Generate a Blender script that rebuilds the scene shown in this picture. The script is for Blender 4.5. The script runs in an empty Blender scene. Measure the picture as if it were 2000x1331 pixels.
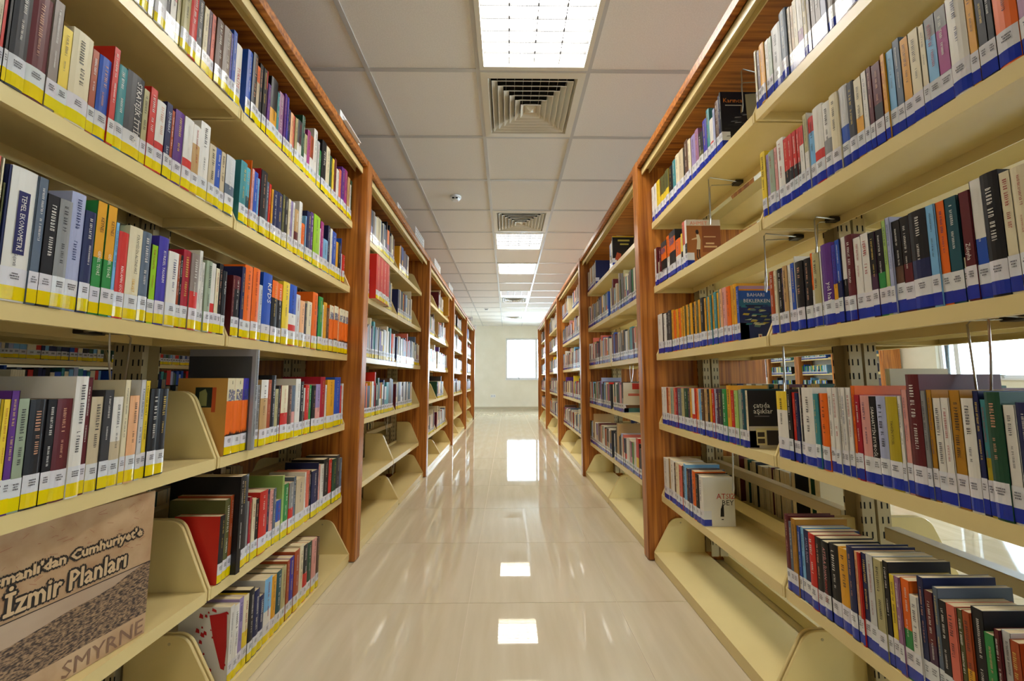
import bpy, math, random
import numpy as np
from mathutils import Matrix, Vector

# ---------------------------------------------------------------- camera, world, exposure
scene = bpy.context.scene
C = scene.collection
CAM_H = 0.90
cam_data = bpy.data.cameras.new('camera')
cam_data.sensor_width = 36.0
cam_data.lens = 782.0 / 2000.0 * 36.0
cam_data.clip_start = 0.02
cam = bpy.data.objects.new('camera', cam_data)
C.objects.link(cam)
_r = Vector((0.99993378, 0.0, 0.01150819))        # world X axis in camera space (x right, y down, z forward)
_f = Vector((-0.01145352, 0.09735494, 0.99518382))
_d = Vector((0.00112038, 0.99524973, -0.09734849))
_R = Matrix((_r, _f, -_d))
right, down, fwd = _R.col[0], _R.col[1], _R.col[2]
m = Matrix((right, -down, -fwd)).transposed().to_4x4()
m.translation = (0, 0, CAM_H)
cam.matrix_world = m
scene.camera = cam

world = bpy.data.worlds.new('world')
scene.world = world
world.use_nodes = True
bg = world.node_tree.nodes['Background']
bg.inputs['Color'].default_value = (0.74, 0.89, 1.0, 1)
bg.inputs['Strength'].default_value = 28.0

scene.view_settings.view_transform = 'Standard'
scene.view_settings.look = 'None'
scene.view_settings.gamma = 1.0
scene.view_settings.use_curve_mapping = False
scene.view_settings.exposure = EXPOSURE = 0.25
scene.cycles.sample_clamp_indirect = 8.0
LAMP = 23.0                                       # radiance of the fluorescent panels
LAMP_COL = (1.0, 0.965, 0.90)

# ---------------------------------------------------------------- helpers
def lin(c):
    if isinstance(c, str):
        c = tuple(int(c[i:i + 2], 16) for i in (0, 2, 4))
    return tuple(((v / 255) / 12.92 if v / 255 <= .04045 else ((v / 255 + .055) / 1.055) ** 2.4) for v in c)

class MB:
    """collects faces with a colour each; build() links them as one mesh object"""
    def __init__(self, xf=None):
        self.v = []; self.f = []; self.c = []; self.xf = xf; self.col = (1, 1, 1)
    def face(self, pts, col=None):
        n = len(self.v)
        if self.xf: pts = [self.xf(p) for p in pts]
        self.v.extend(pts); self.f.append(tuple(range(n, n + len(pts)))); self.c.append(col or self.col)
    def tri_mesh(self, verts, faces, col=None):
        n = len(self.v)
        if self.xf: verts = [self.xf(p) for p in verts]
        self.v.extend(verts)
        for f in faces:
            self.f.append(tuple(i + n for i in f)); self.c.append(col or self.col)
    def box(self, x0, x1, y0, y1, z0, z1, col=None):
        p = [(x, y, z) for z in (z0, z1) for y in (y0, y1) for x in (x0, x1)]
        self.tri_mesh(p, [(0, 2, 3, 1), (4, 5, 7, 6), (0, 1, 5, 4), (2, 6, 7, 3), (0, 4, 6, 2), (1, 3, 7, 5)], col)
    def prism(self, poly, fn, a, b, col=None):
        """poly: 2D points; fn(u, v, w) -> xyz; extruded from w=a to w=b"""
        n = len(poly)
        vs = [fn(u, v, a) for u, v in poly] + [fn(u, v, b) for u, v in poly]
        fs = [tuple(range(n))[::-1], tuple(range(n, 2 * n))] + [(i, (i + 1) % n, n + (i + 1) % n, n + i) for i in range(n)]
        self.tri_mesh(vs, fs, col)
    def tube(self, pts, r, n=6, col=None):
        pts = [Vector(p) for p in pts]
        rings = []
        for i, p in enumerate(pts):
            t = (pts[min(i + 1, len(pts) - 1)] - pts[max(i - 1, 0)]).normalized()
            a = Vector((0, 0, 1)) if abs(t.z) < .8 else Vector((1, 0, 0))
            u = t.cross(a).normalized(); w = t.cross(u)
            rings.append([p + (u * math.cos(k * 2 * math.pi / n) + w * math.sin(k * 2 * math.pi / n)) * r for k in range(n)])
        vs = [tuple(q) for ring in rings for q in ring]
        fs = [(i * n + k, i * n + (k + 1) % n, (i + 1) * n + (k + 1) % n, (i + 1) * n + k) for i in range(len(pts) - 1) for k in range(n)]
        fs += [tuple(range(n))[::-1], tuple(range(len(vs) - n, len(vs)))]
        self.tri_mesh(vs, fs, col)
    def mesh(self, name, mat, org=(0, 0, 0), color=True, fix=True):
        me = bpy.data.meshes.new(name)
        v = np.array(self.v, dtype=float).reshape(-1, 3) - np.array(org)
        me.from_pydata(v.tolist(), [], self.f)
        me.materials.append(MAT[mat] if isinstance(mat, str) else mat)
        if color:
            at = me.color_attributes.new('Col', 'FLOAT_COLOR', 'CORNER')
            cc = np.ones((len(self.c), 4), dtype=np.float32); cc[:, :3] = np.array(self.c, dtype=np.float32)
            at.data.foreach_set('color', np.repeat(cc, [len(f) for f in self.f], axis=0).ravel())
        if fix:
            import bmesh
            bm = bmesh.new(); bm.from_mesh(me)
            bmesh.ops.remove_doubles(bm, verts=bm.verts, dist=1e-6)
            bmesh.ops.recalc_face_normals(bm, faces=bm.faces)
            bm.to_mesh(me); bm.free()
        return me
    def build(self, name, mat, parent=None, color=False, fix=True):
        """parent given: vertices are world coordinates, the child sits at its parent's origin"""
        org = (0, 0, 0)
        if parent is not None:
            org = parent.get('_org', (0, 0, 0))
        o = bpy.data.objects.new(name, self.mesh(name, mat, org, color, fix))
        C.objects.link(o)
        if parent is not None:
            o.parent = parent; o['_org'] = list(org)
        return o

def empty(name, loc):
    o = bpy.data.objects.new(name, None); C.objects.link(o); o.location = loc; o['_org'] = list(loc)
    o.empty_display_size = .05
    return o
def tag(o, label=None, cat=None, group=None, kind=None):
    for k, v in (('label', label), ('category', cat), ('group', group), ('kind', kind)):
        if v: o[k] = v
    return o
def at(o, loc):
    """move a one-mesh thing's origin to loc (its vertices are world coordinates)"""
    o.data.transform(Matrix.Translation(-Vector(loc))); o.location = loc; o['_org'] = list(loc)
    return o
def bevel(o, w=.002, seg=1):
    b = o.modifiers.new('bevel', 'BEVEL'); b.width = w; b.segments = seg; b.limit_method = 'ANGLE'
    return o

_tc = {}
def text_geo(s):
    """outline letters as a flat mesh: verts (x right, y up, unit = cap height), faces"""
    if s in _tc: return _tc[s]
    cu = bpy.data.curves.new('txt', 'FONT'); cu.body = s; cu.resolution_u = 1
    ob = bpy.data.objects.new('txt', cu); C.objects.link(ob)
    me = bpy.data.meshes.new_from_object(ob)
    vs = [tuple(v.co) for v in me.vertices]; fs = [tuple(p.vertices) for p in me.polygons]
    bpy.data.objects.remove(ob); bpy.data.curves.remove(cu); bpy.data.meshes.remove(me)
    xs = [v[0] for v in vs]; k = 1 / .72
    vs = [((v[0] - min(xs)) * k, v[1] * k) for v in vs]
    _tc[s] = (vs, fs, (max(xs) - min(xs)) * k)
    return _tc[s]

# ---------------------------------------------------------------- materials
MAT = {}
def mat(name, base=(.8, .8, .8), rough=.5, spec=.5, metal=0.0, emit=None, strength=0):
    mt = bpy.data.materials.new(name); mt.use_nodes = True
    nt = mt.node_tree; p = nt.nodes['Principled BSDF']
    p.inputs['Base Color'].default_value = (*base, 1); p.inputs['Roughness'].default_value = rough
    p.inputs['Specular IOR Level'].default_value = spec; p.inputs['Metallic'].default_value = metal
    if emit:
        p.inputs['Emission Color'].default_value = (*emit, 1); p.inputs['Emission Strength'].default_value = strength
    MAT[name] = mt
    return mt, nt, p
def noise_mix(nt, p, c0, c1, scale, coord='Object', detail=4, stretch=(1, 1, 1), lo=.35, hi=.65, rough=None, bump=0):
    tc = nt.nodes.new('ShaderNodeTexCoord'); mp = nt.nodes.new('ShaderNodeMapping'); mp.inputs['Scale'].default_value = stretch
    no = nt.nodes.new('ShaderNodeTexNoise'); no.inputs['Scale'].default_value = scale; no.inputs['Detail'].default_value = detail
    rp = nt.nodes.new('ShaderNodeValToRGB')
    rp.color_ramp.elements[0].position = lo; rp.color_ramp.elements[1].position = hi
    rp.color_ramp.elements[0].color = (*c0, 1); rp.color_ramp.elements[1].color = (*c1, 1)
    L = nt.links.new
    L(tc.outputs[coord], mp.inputs['Vector']); L(mp.outputs['Vector'], no.inputs['Vector']); L(no.outputs['Fac'], rp.inputs['Fac'])
    L(rp.outputs['Color'], p.inputs['Base Color'])
    if bump:
        bp = nt.nodes.new('ShaderNodeBump'); bp.inputs['Strength'].default_value = bump; bp.inputs['Distance'].default_value = .002
        L(no.outputs['Fac'], bp.inputs['Height']); L(bp.outputs['Normal'], p.inputs['Normal'])
    return rp

CREAM = (.80, .645, .30)
m_, nt_, p_ = mat('cream_paint', CREAM, .32, .5)
noise_mix(nt_, p_, tuple(v * .97 for v in CREAM), tuple(min(1, v * 1.02) for v in CREAM), 9, lo=.3, hi=.7)
W0, W1 = lin((128, 64, 18)), lin((198, 124, 50))
m_, nt_, p_ = mat('wood_upright', W1, .34, .5); noise_mix(nt_, p_, W0, W1, 5, 'Object', 6, (14, 14, .4), .32, .62)
m_, nt_, p_ = mat('wood_top', W1, .36, .5); noise_mix(nt_, p_, W0, W1, 5, 'Object', 6, (.5, 14, 14), .32, .62)
F0, F1 = lin((206, 192, 162)), lin((220, 208, 182))
m_, nt_, p_ = mat('floor_tile', F1, .028, .55); noise_mix(nt_, p_, F0, F1, 2.2, 'Object', 5, (7, .8, 1), .3, .7)
mat('grout', lin((214, 200, 178)), .9, .1)
m_, nt_, p_ = mat('ceiling_board', (.84, .81, .75), .9, .2); noise_mix(nt_, p_, (.82, .79, .73), (.87, .84, .78), 160, lo=.4, hi=.6, bump=.15)
mat('grid_metal', (.56, .55, .52), .35, .5)
m_, nt_, p_ = mat('wall_paint', lin((238, 232, 212)), .7, .3); noise_mix(nt_, p_, lin((236, 230, 210)), lin((242, 236, 218)), 3)
mat('white_plastic', (.85, .86, .87), .35)
mat('vent_metal', lin((224, 218, 200)), .45)
mat('dark_void', (.02, .019, .018), .9, .1)
mat('black_plastic', (.012, .012, .013), .4)
mat('steel_wire', (.50, .48, .44), .28, .5, 1.0)
mat('louver_metal', (.035, .035, .037), .35, .25, 0.0)
mat('lamp_panel', (.9, .9, .9), .5, .3, 0, LAMP_COL, LAMP)
mat('shaded_cream', (.50, .40, .22), .4, .5)  # shelf cream darkened: shade inside the racks is put into the colour
mat('baseboard_paint', lin((196, 186, 160)), .7, .2)
m_, nt_, p_ = mat('print', (.5, .5, .5), .42, .4)
an = nt_.nodes.new('ShaderNodeVertexColor'); an.layer_name = 'Col'; nt_.links.new(an.outputs['Color'], p_.inputs['Base Color'])
m_, nt_, p_ = mat('sticker', (.5, .5, .5), .16, .5)
an = nt_.nodes.new('ShaderNodeVertexColor'); an.layer_name = 'Col'; nt_.links.new(an.outputs['Color'], p_.inputs['Base Color'])
m_, nt_, p_ = mat('page_paper', lin((226, 208, 168)), .85, .2)
noise_mix(nt_, p_, lin((206, 186, 146)), lin((234, 218, 182)), 420, 'Object', 2, (.05, 1, .05), .35, .65)
# window glass: clear, thin
gm = bpy.data.materials.new('window_glass'); gm.use_nodes = True; nt_ = gm.node_tree; nt_.nodes.clear()
o_ = nt_.nodes.new('ShaderNodeOutputMaterial'); mx = nt_.nodes.new('ShaderNodeMixShader'); tr = nt_.nodes.new('ShaderNodeBsdfTransparent')
gl = nt_.nodes.new('ShaderNodeBsdfGlossy'); gl.inputs['Roughness'].default_value = .02; fr = nt_.nodes.new('ShaderNodeFresnel')
tr.inputs['Color'].default_value = (.95, .98, 1, 1)
nt_.links.new(fr.outputs['Fac'], mx.inputs['Fac']); nt_.links.new(tr.outputs['BSDF'], mx.inputs[1]); nt_.links.new(gl.outputs['BSDF'], mx.inputs[2])
nt_.links.new(mx.outputs['Shader'], o_.inputs['Surface']); MAT['window_glass'] = gm

# ---------------------------------------------------------------- room shell
XW0, XW1, YW0, YW1, ZC = -6.2, 7.7, -3.4, 12.42, CAM_H + 1.668
GX, GY = -0.158, 2.02            # ceiling grid lines
FX, FY = -0.156, 1.717           # floor joints
b = MB(); b.box(XW0, XW1, YW0, YW1, -.10, -.0012); floor = tag(b.build('floor', 'grout'), 'polished beige floor tiles with pale joints running down the aisle', None, None, 'structure')
def tile_mesh(name, sx, sy, z0, z1, material):
    t = MB(); t.box(-sx / 2, sx / 2, -sy / 2, sy / 2, z0, z1); return t.mesh(name, material, color=False)
ft = tile_mesh('floor_tile', .5972, .5972, -.0011, 0, 'floor_tile')
rest = MB()
for i in range(-11, 14):
    for j in range(-9, 19):
        x0, y0 = FX + .6 * i, FY + .6 * j
        if x0 < XW0 or x0 + .6 > XW1 + .2 or y0 < YW0 or y0 + .6 > YW1 + .3: continue
        if -1 <= i <= 5 and j >= -3 and y0 + .6 < YW1:
            o = bpy.data.objects.new('floor_tile', ft); C.objects.link(o); o.parent = floor; o.location = (x0 + .3, y0 + .3, 0)
        else:
            rest.box(x0 + .0014, min(x0 + .5986, XW1), y0 + .0014, min(y0 + .5986, YW1), -.0011, 0)
tag(rest.build('floor_tile_field', 'floor_tile', floor), kind='stuff')

b = MB(); b.box(XW0, XW1, YW0, YW1, ZC + .12, ZC + .2); ceiling = tag(b.build('ceiling', 'ceiling_board'), 'suspended ceiling of square beige boards in a metal grid', None, None, 'structure')
LAMPS = [(0, -6), (0, -1), (0, 4), (0, 6), (0, 9), (-4, 5), (-4, 11), (4, 2), (4, 7), (4, 12), (9, 3), (9, 9)]
VENTS = [(0, 0), (0, 3), (0, 10), (0, 14)]
cells = set(LAMPS) | set(VENTS)
ct = tile_mesh('ceiling_tile', .58, .58, 0, .012, 'ceiling_board')
rest = MB()
for i in range(-11, 14):
    for j in range(-9, 19):
        x0, y0 = GX + .6 * i, GY + .6 * j
        if x0 < XW0 - .5 or x0 + .6 > XW1 + .55 or y0 < YW0 - .5 or y0 + .6 > YW1 + .55 or (i, j) in cells: continue
        if -3 <= i <= 2 and j >= -3:
            o = bpy.data.objects.new('ceiling_tile', ct); C.objects.link(o); o.parent = ceiling; o.location = (x0 + .3, y0 + .3, ZC + .004)
        else:
            rest.box(max(x0 + .01, XW0), min(x0 + .59, XW1), max(y0 + .01, YW0), min(y0 + .59, YW1), ZC + .004, ZC + .016)
tag(rest.build('ceiling_tile_field', 'ceiling_board', ceiling), kind='stuff')
for i in range(-10, 14):
    x = GX + .6 * i
    if XW0 < x < XW1:
        b = MB(); b.box(x - .012, x + .012, YW0, YW1, ZC, ZC + .004); b.box(x - .002, x + .002, YW0, YW1, ZC + .004, ZC + .03); b.build('grid_runner', 'grid_metal', ceiling)
for j in range(-9, 19):
    y = GY + .6 * j
    if YW0 < y < YW1:
        b = MB(); b.box(XW0, XW1, y - .012, y + .012, ZC + .0005, ZC + .0035); b.build('grid_cross_tee', 'grid_metal', ceiling)

def wall_with_holes(name, fn, a0, a1, z0, z1, holes, t, label):
    """fn(a, w, z) -> xyz; holes: (a0, a1, z0, z1) sorted along a"""
    b = MB()
    def bx(p, q, r, s):
        vs = [fn(a, w, z) for z in (r, s) for w in (0, t) for a in (p, q)]
        b.tri_mesh(vs, [(0, 2, 3, 1), (4, 5, 7, 6), (0, 1, 5, 4), (2, 6, 7, 3), (0, 4, 6, 2), (1, 3, 7, 5)])
    cur = a0
    for (h0, h1, hz0, hz1) in holes:
        bx(cur, h0, z0, z1); bx(h0, h1, z0, hz0); bx(h0, h1, hz1, z1); cur = h1
    bx(cur, a1, z0, z1)
    return tag(b.build(name, 'wall_paint'), label, None, None, 'structure')
WZ0, WZ1 = .905, 2.19
HB = [(-.05, 1.75, WZ0, WZ1)]
HR = [(-2.6, -.5, WZ0, WZ1), (1.2, 3.5, WZ0, WZ1), (4.8, 7.10, WZ0, WZ1), (11.30, 12.30, WZ0, WZ1)]
HL = [(9.70, 12.10, WZ0, WZ1)]
wall_back = wall_with_holes('wall_back', lambda a, w, z: (a, YW1 + w, z), XW0, XW1 + .2, -.1, ZC + .2, HB, .22, 'cream painted end wall of the aisle with a window')
wall_with_holes('wall_right', lambda a, w, z: (XW1 + w, a, z), YW0, YW1, -.1, ZC + .2, HR, .22, 'cream side wall with windows beyond the shelving')
wall_with_holes('wall_left', lambda a, w, z: (XW0 - w, a, z), YW0, YW1 + .2, -.1, ZC + .2, HL, .2, 'plain cream side wall behind the left shelving')
wall_with_holes('wall_front', lambda a, w, z: (a, YW0 - w, z), XW0 - .2, XW1 + .2, -.1, ZC + .2, [], .2, 'plain cream wall closing the reading room')
b = MB(); b.box(XW0, XW1, YW1 - .012, YW1, 0, .075); tag(b.build('baseboard_back', 'baseboard_paint'), 'narrow beige skirting along the end wall', None, None, 'structure')
b = MB(); b.box(XW1 - .012, XW1, YW0, YW1 - .012, 0, .075); tag(b.build('baseboard_right', 'baseboard_paint'), 'narrow beige skirting along the side wall', None, None, 'structure')

def window(name, fn, a0, a1, z0, z1, mull, handle_a, label):
    """fn(a, w, z): w measured from the room face into the wall"""
    root = tag(empty(name, fn((a0 + a1) / 2, .1, z0)), label, None, None, 'structure')
    def bx(bb, p, q, w0, w1, r, s):
        vs = [fn(a, w, z) for z in (r, s) for w in (w0, w1) for a in (p, q)]
        bb.tri_mesh(vs, [(0, 2, 3, 1), (4, 5, 7, 6), (0, 1, 5, 4), (2, 6, 7, 3), (0, 4, 6, 2), (1, 3, 7, 5)])
    b = MB(); f = .055
    bx(b, a0, a1, .06, .13, z0, z0 + f); bx(b, a0, a1, .06, .13, z1 - f, z1); bx(b, a0, a0 + f, .06, .13, z0 + f, z1 - f); bx(b, a1 - f, a1, .06, .13, z0 + f, z1 - f)
    bevel(b.build('window_frame', 'white_plastic', root), .004)
    for mm in mull:
        b = MB(); bx(b, mm - .035, mm + .035, .055, .13, z0 + f, z1 - f); b.build('mullion', 'white_plastic', root)
    b = MB(); bx(b, a0, a1, -.03, .06, z0 - .02, z0 + .002); b.build('window_sill', 'white_plastic', root)
    edges = [a0] + list(mull) + [a1]
    for p, q in zip(edges[:-1], edges[1:]):
        b = MB(); bx(b, p + .03, q - .03, .092, .096, z0 + .03, z1 - .03); b.build('pane', 'window_glass', root)
    b = MB(); bx(b, handle_a - .012, handle_a + .012, .045, .06, z0 + .005, z0 + .045); bx(b, handle_a - .055, handle_a + .012, .02, .036, z0 + .05, z0 + .068); bx(b, handle_a - .008, handle_a + .008, .02, .06, z0 + .04, z0 + .066)
    b.build('window_handle', 'grid_metal', root)
    # daylight portal in the opening: steers the sky light through the window, gives no light itself
    ld = bpy.data.lights.new('window_portal', 'AREA'); ld.shape = 'RECTANGLE'; ld.size = a1 - a0; ld.size_y = z1 - z0; ld.cycles.is_portal = True
    lo = bpy.data.objects.new('window_portal', ld); C.objects.link(lo)
    c0, c1 = Vector(fn((a0 + a1) / 2, .16, (z0 + z1) / 2)), Vector(fn((a0 + a1) / 2, 0, (z0 + z1) / 2))
    lo.matrix_world = Matrix.Translation(c0) @ (c1 - c0).to_track_quat('-Z', 'Z').to_matrix().to_4x4()
    return root
window('window_1', lambda a, w, z: (a, YW1 + w, z), *HB[0], [.9], .36, 'bright white framed window in the end wall')
window('window_2', lambda a, w, z: (XW1 + w, a, z), *HR[0], [-1.5], -1.0, 'white framed window of the side wall, behind the camera end')
window('window_3', lambda a, w, z: (XW1 + w, a, z), *HR[1], [2.4], 1.6, 'white framed middle window of the side wall')
window('window_4', lambda a, w, z: (XW1 + w, a, z), *HR[2], [6.82, 5.6], 6.2, 'white framed window of the side wall beside the wall bookcase')

window('window_5', lambda a, w, z: (XW1 + w, a, z), *HR[3], [], 11.8, 'narrow white framed window of the side wall at the far end')
window('added_window_left', lambda a, w, z: (XW0 - w, a, z), *HL[0], [10.9], 10.2, 'unseen white framed window added in the left wall to light the far end')  # unseen window, added to bring daylight onto the end wall

# ---------------------------------------------------------------- ceiling fixtures
def lamp(i, j, k):
    x0, y0 = GX + .6 * i, GY + .6 * j
    root = empty('ceiling_light', (x0 + .3, y0 + .3, ZC))
    e = .022
    b = MB()
    for (p, q, r, s) in ((x0 + .008, x0 + .592, y0 + .008, y0 + e + .01), (x0 + .008, x0 + .592, y0 + .59 - e, y0 + .592), (x0 + .008, x0 + e + .01, y0 + e + .01, y0 + .59 - e), (x0 + .59 - e, x0 + .592, y0 + e + .01, y0 + .59 - e)):
        b.box(p, q, r, s, ZC - .003, ZC + .075)
    b.build('housing', 'vent_metal', root)
    X0, X1, Y0, Y1 = x0 + .034, x0 + .566, y0 + .034, y0 + .566
    b = MB(); b.face([(X0, Y0, ZC + .052), (X0, Y1, ZC + .052), (X1, Y1, ZC + .052), (X1, Y0, ZC + .052)]); b.build('lamp_panel', 'lamp_panel', root, fix=False)
    b = MB(); b.box(X0 - .002, X1 + .002, Y0 - .002, Y1 + .002, ZC + .056, ZC + .07); b.build('back_plate', 'white_plastic', root)
    for t in range(1, 4):
        x = X0 + (X1 - X0) * t / 4
        b = MB(); b.prism([(-.0022, 0), (.0022, 0), (.0012, .015), (-.0012, .015)], lambda u, v, w: (x + u, w, ZC + .014 + v), Y0, Y1); b.build('louver_spine', 'louver_metal', root)
    for t in range(1, 8):
        y = Y0 + (Y1 - Y0) * t / 8
        b = MB(); b.box(X0, X1, y - .0014, y + .0014, ZC + .014, ZC + .029); b.build('louver_blade', 'louver_metal', root)
    return root
ordn = ['first', 'second', 'third', 'fourth', 'fifth', 'sixth', 'seventh', 'eighth', 'ninth']
for k, (i, j) in enumerate(LAMPS):
    r = lamp(i, j, k)
    if i == 0 and j >= -1:
        lab = {-1: 'large bright louvered ceiling light before the first air vent, cut by the top edge', 4: 'louvered ceiling light just beyond the second air vent over the aisle',
               6: 'louvered ceiling light over the aisle, second beyond the small air vent', 9: 'small distant louvered ceiling light joined to the third air vent'}[j]
    else:
        lab = 'louvered ceiling light over %s, row %s' % ({0: 'the aisle behind the viewer', -4: 'the aisle behind the yellow labelled rack', 4: 'the open floor behind the blue labelled rack', 9: 'the open floor along the window wall'}[i], ordn[sorted(q for p, q in LAMPS if p == i).index(j)])
    tag(r, lab, 'ceiling light', 'louvered ceiling lights')

def vent(i, j, lab):
    x0, y0 = GX + .6 * i, GY + .6 * j
    cx, cy = x0 + .3, y0 + .3
    root = empty('air_vent', (cx, cy, ZC))
    def ring(b, r0, z0, r1, z1, t=.003):
        # sloped square ring from half-size r0 at z0 to r1 at z1
        for k in range(4):
            ca, sa = (1, 0, -1, 0)[k], (0, 1, 0, -1)[k]
            P = lambda u, v, z: (cx + u * ca - v * sa, cy + u * sa + v * ca, z)
            b.tri_mesh([P(-r0, -r0, z0), P(r0, -r0, z0), P(r1, -r1, z1), P(-r1, -r1, z1), P(-r0, -r0, z0 + t), P(r0, -r0, z0 + t), P(r1, -r1, z1 + t), P(-r1, -r1, z1 + t)],
                       [(0, 1, 2, 3), (7, 6, 5, 4), (0, 4, 5, 1), (3, 2, 6, 7)])
    b = MB(); ring(b, .29, ZC - .002, .25, ZC - .004, .006); ring(b, .25, ZC - .004, .236, ZC + .02); b.build('vent_frame', 'vent_metal', root)
    for n in range(6):
        r0 = .226 - n * .034
        z_ = ZC - .002 - .0035 * n
        b = MB(); ring(b, r0, z_, r0 - .026, z_ + .026, .002); ring(b, r0 + .005, z_ - .001, r0, z_, .002); b.build('vent_blade', 'vent_metal', root)
    b = MB(); ring(b, .034, ZC - .006, .0005, ZC - .024); b.build('vent_cone', 'vent_metal', root)
    b = MB(); b.box(cx - .285, cx + .285, cy - .285, cy + .285, ZC + .055, ZC + .065); b.build('duct_plate', 'dark_void', root)
    b = MB()
    for q in range(-4, 5): b.box(cx + q * .05 - .001, cx + q * .05 + .001, cy - .22, cy + .22, ZC + .044, ZC + .05)
    b.build('damper_grid', 'vent_metal', root)
    return tag(root, lab, 'air vent', 'square air vents over the aisle')
for (i, j), lab in zip(VENTS, ('large square four-way ceiling air vent next to the big bright light', 'square ceiling air vent ahead of the small louvered light, mid aisle', 'small distant air vent just past the third light', 'tiny farthest air vent close to the end wall')): vent(i, j, lab)

def detector(x, y, lab):
    root = empty('smoke_detector', (x, y, ZC))
    b = MB()
    prof = [(.0, -.042), (.026, -.042), (.034, -.036), (.038, -.02), (.05, -.016), (.052, .0)]
    n = 20
    for (r0, z0), (r1, z1) in zip(prof[:-1], prof[1:]):
        for k in range(n):
            a, c2 = 2 * math.pi * k / n, 2 * math.pi * (k + 1) / n
            pts = [(x + r0 * math.cos(a), y + r0 * math.sin(a), ZC + z0 + .003), (x + r0 * math.cos(c2), y + r0 * math.sin(c2), ZC + z0 + .003), (x + r1 * math.cos(c2), y + r1 * math.sin(c2), ZC + z1 + .003), (x + r1 * math.cos(a), y + r1 * math.sin(a), ZC + z1 + .003)]
            b.face(pts if r0 > 0 else pts[1:])
    b.build('detector_body', 'white_plastic', root)
    for s in (-1, 1):
        b = MB(); b.box(x + s * .016 - .01, x + s * .016 + .01, y - .041, y - .034, ZC - .03, ZC - .02); b.build('sensor_slot', 'dark_void', root)
    return tag(root, lab, 'smoke detector', 'ceiling smoke detectors')
detector(-.475, 3.53, 'round white smoke detector on the ceiling beside the near air vents')
detector(-.50, 9.35, 'tiny distant smoke detector near the far end of the ceiling')
# ---------------------------------------------------------------- shelving
ZT = {1: 1.736, 2: 1.386, 3: 1.030, 4: .678, 5: .320, 6: .045}     # shelf top heights
LIP = .031
YB = [.30 - .072, 2.083, 3.825, 5.62, 7.42, 9.19]                   # near faces of the wooden uprights
UT = .072
DEPTH = .65
def plate_poly(d0, d1, z0, h, slope=.080, r=.032):
    """trapezoid end plate with a rounded upper front corner, in (depth, z)"""
    p = [(d1, z0), (d0, z0), (d0, z0 + LIP)]
    tx, tz = d0 + slope, z0 + LIP + h
    # front edge runs from (d0, z0+LIP) to (tx, tz), corner rounded
    ex, ez = tx - d0, h; L = math.hypot(ex, ez); ux, uz = ex / L, ez / L
    a = (tx - ux * r, tz - uz * r); c = (tx + r, tz)
    for k in range(6):
        t = k / 5
        p.append(tuple((1 - t) ** 2 * a[n] + 2 * t * (1 - t) * (tx, tz)[n] + t * t * c[n] for n in (0, 1)))
    p.append((d1, tz))
    return p
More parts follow.
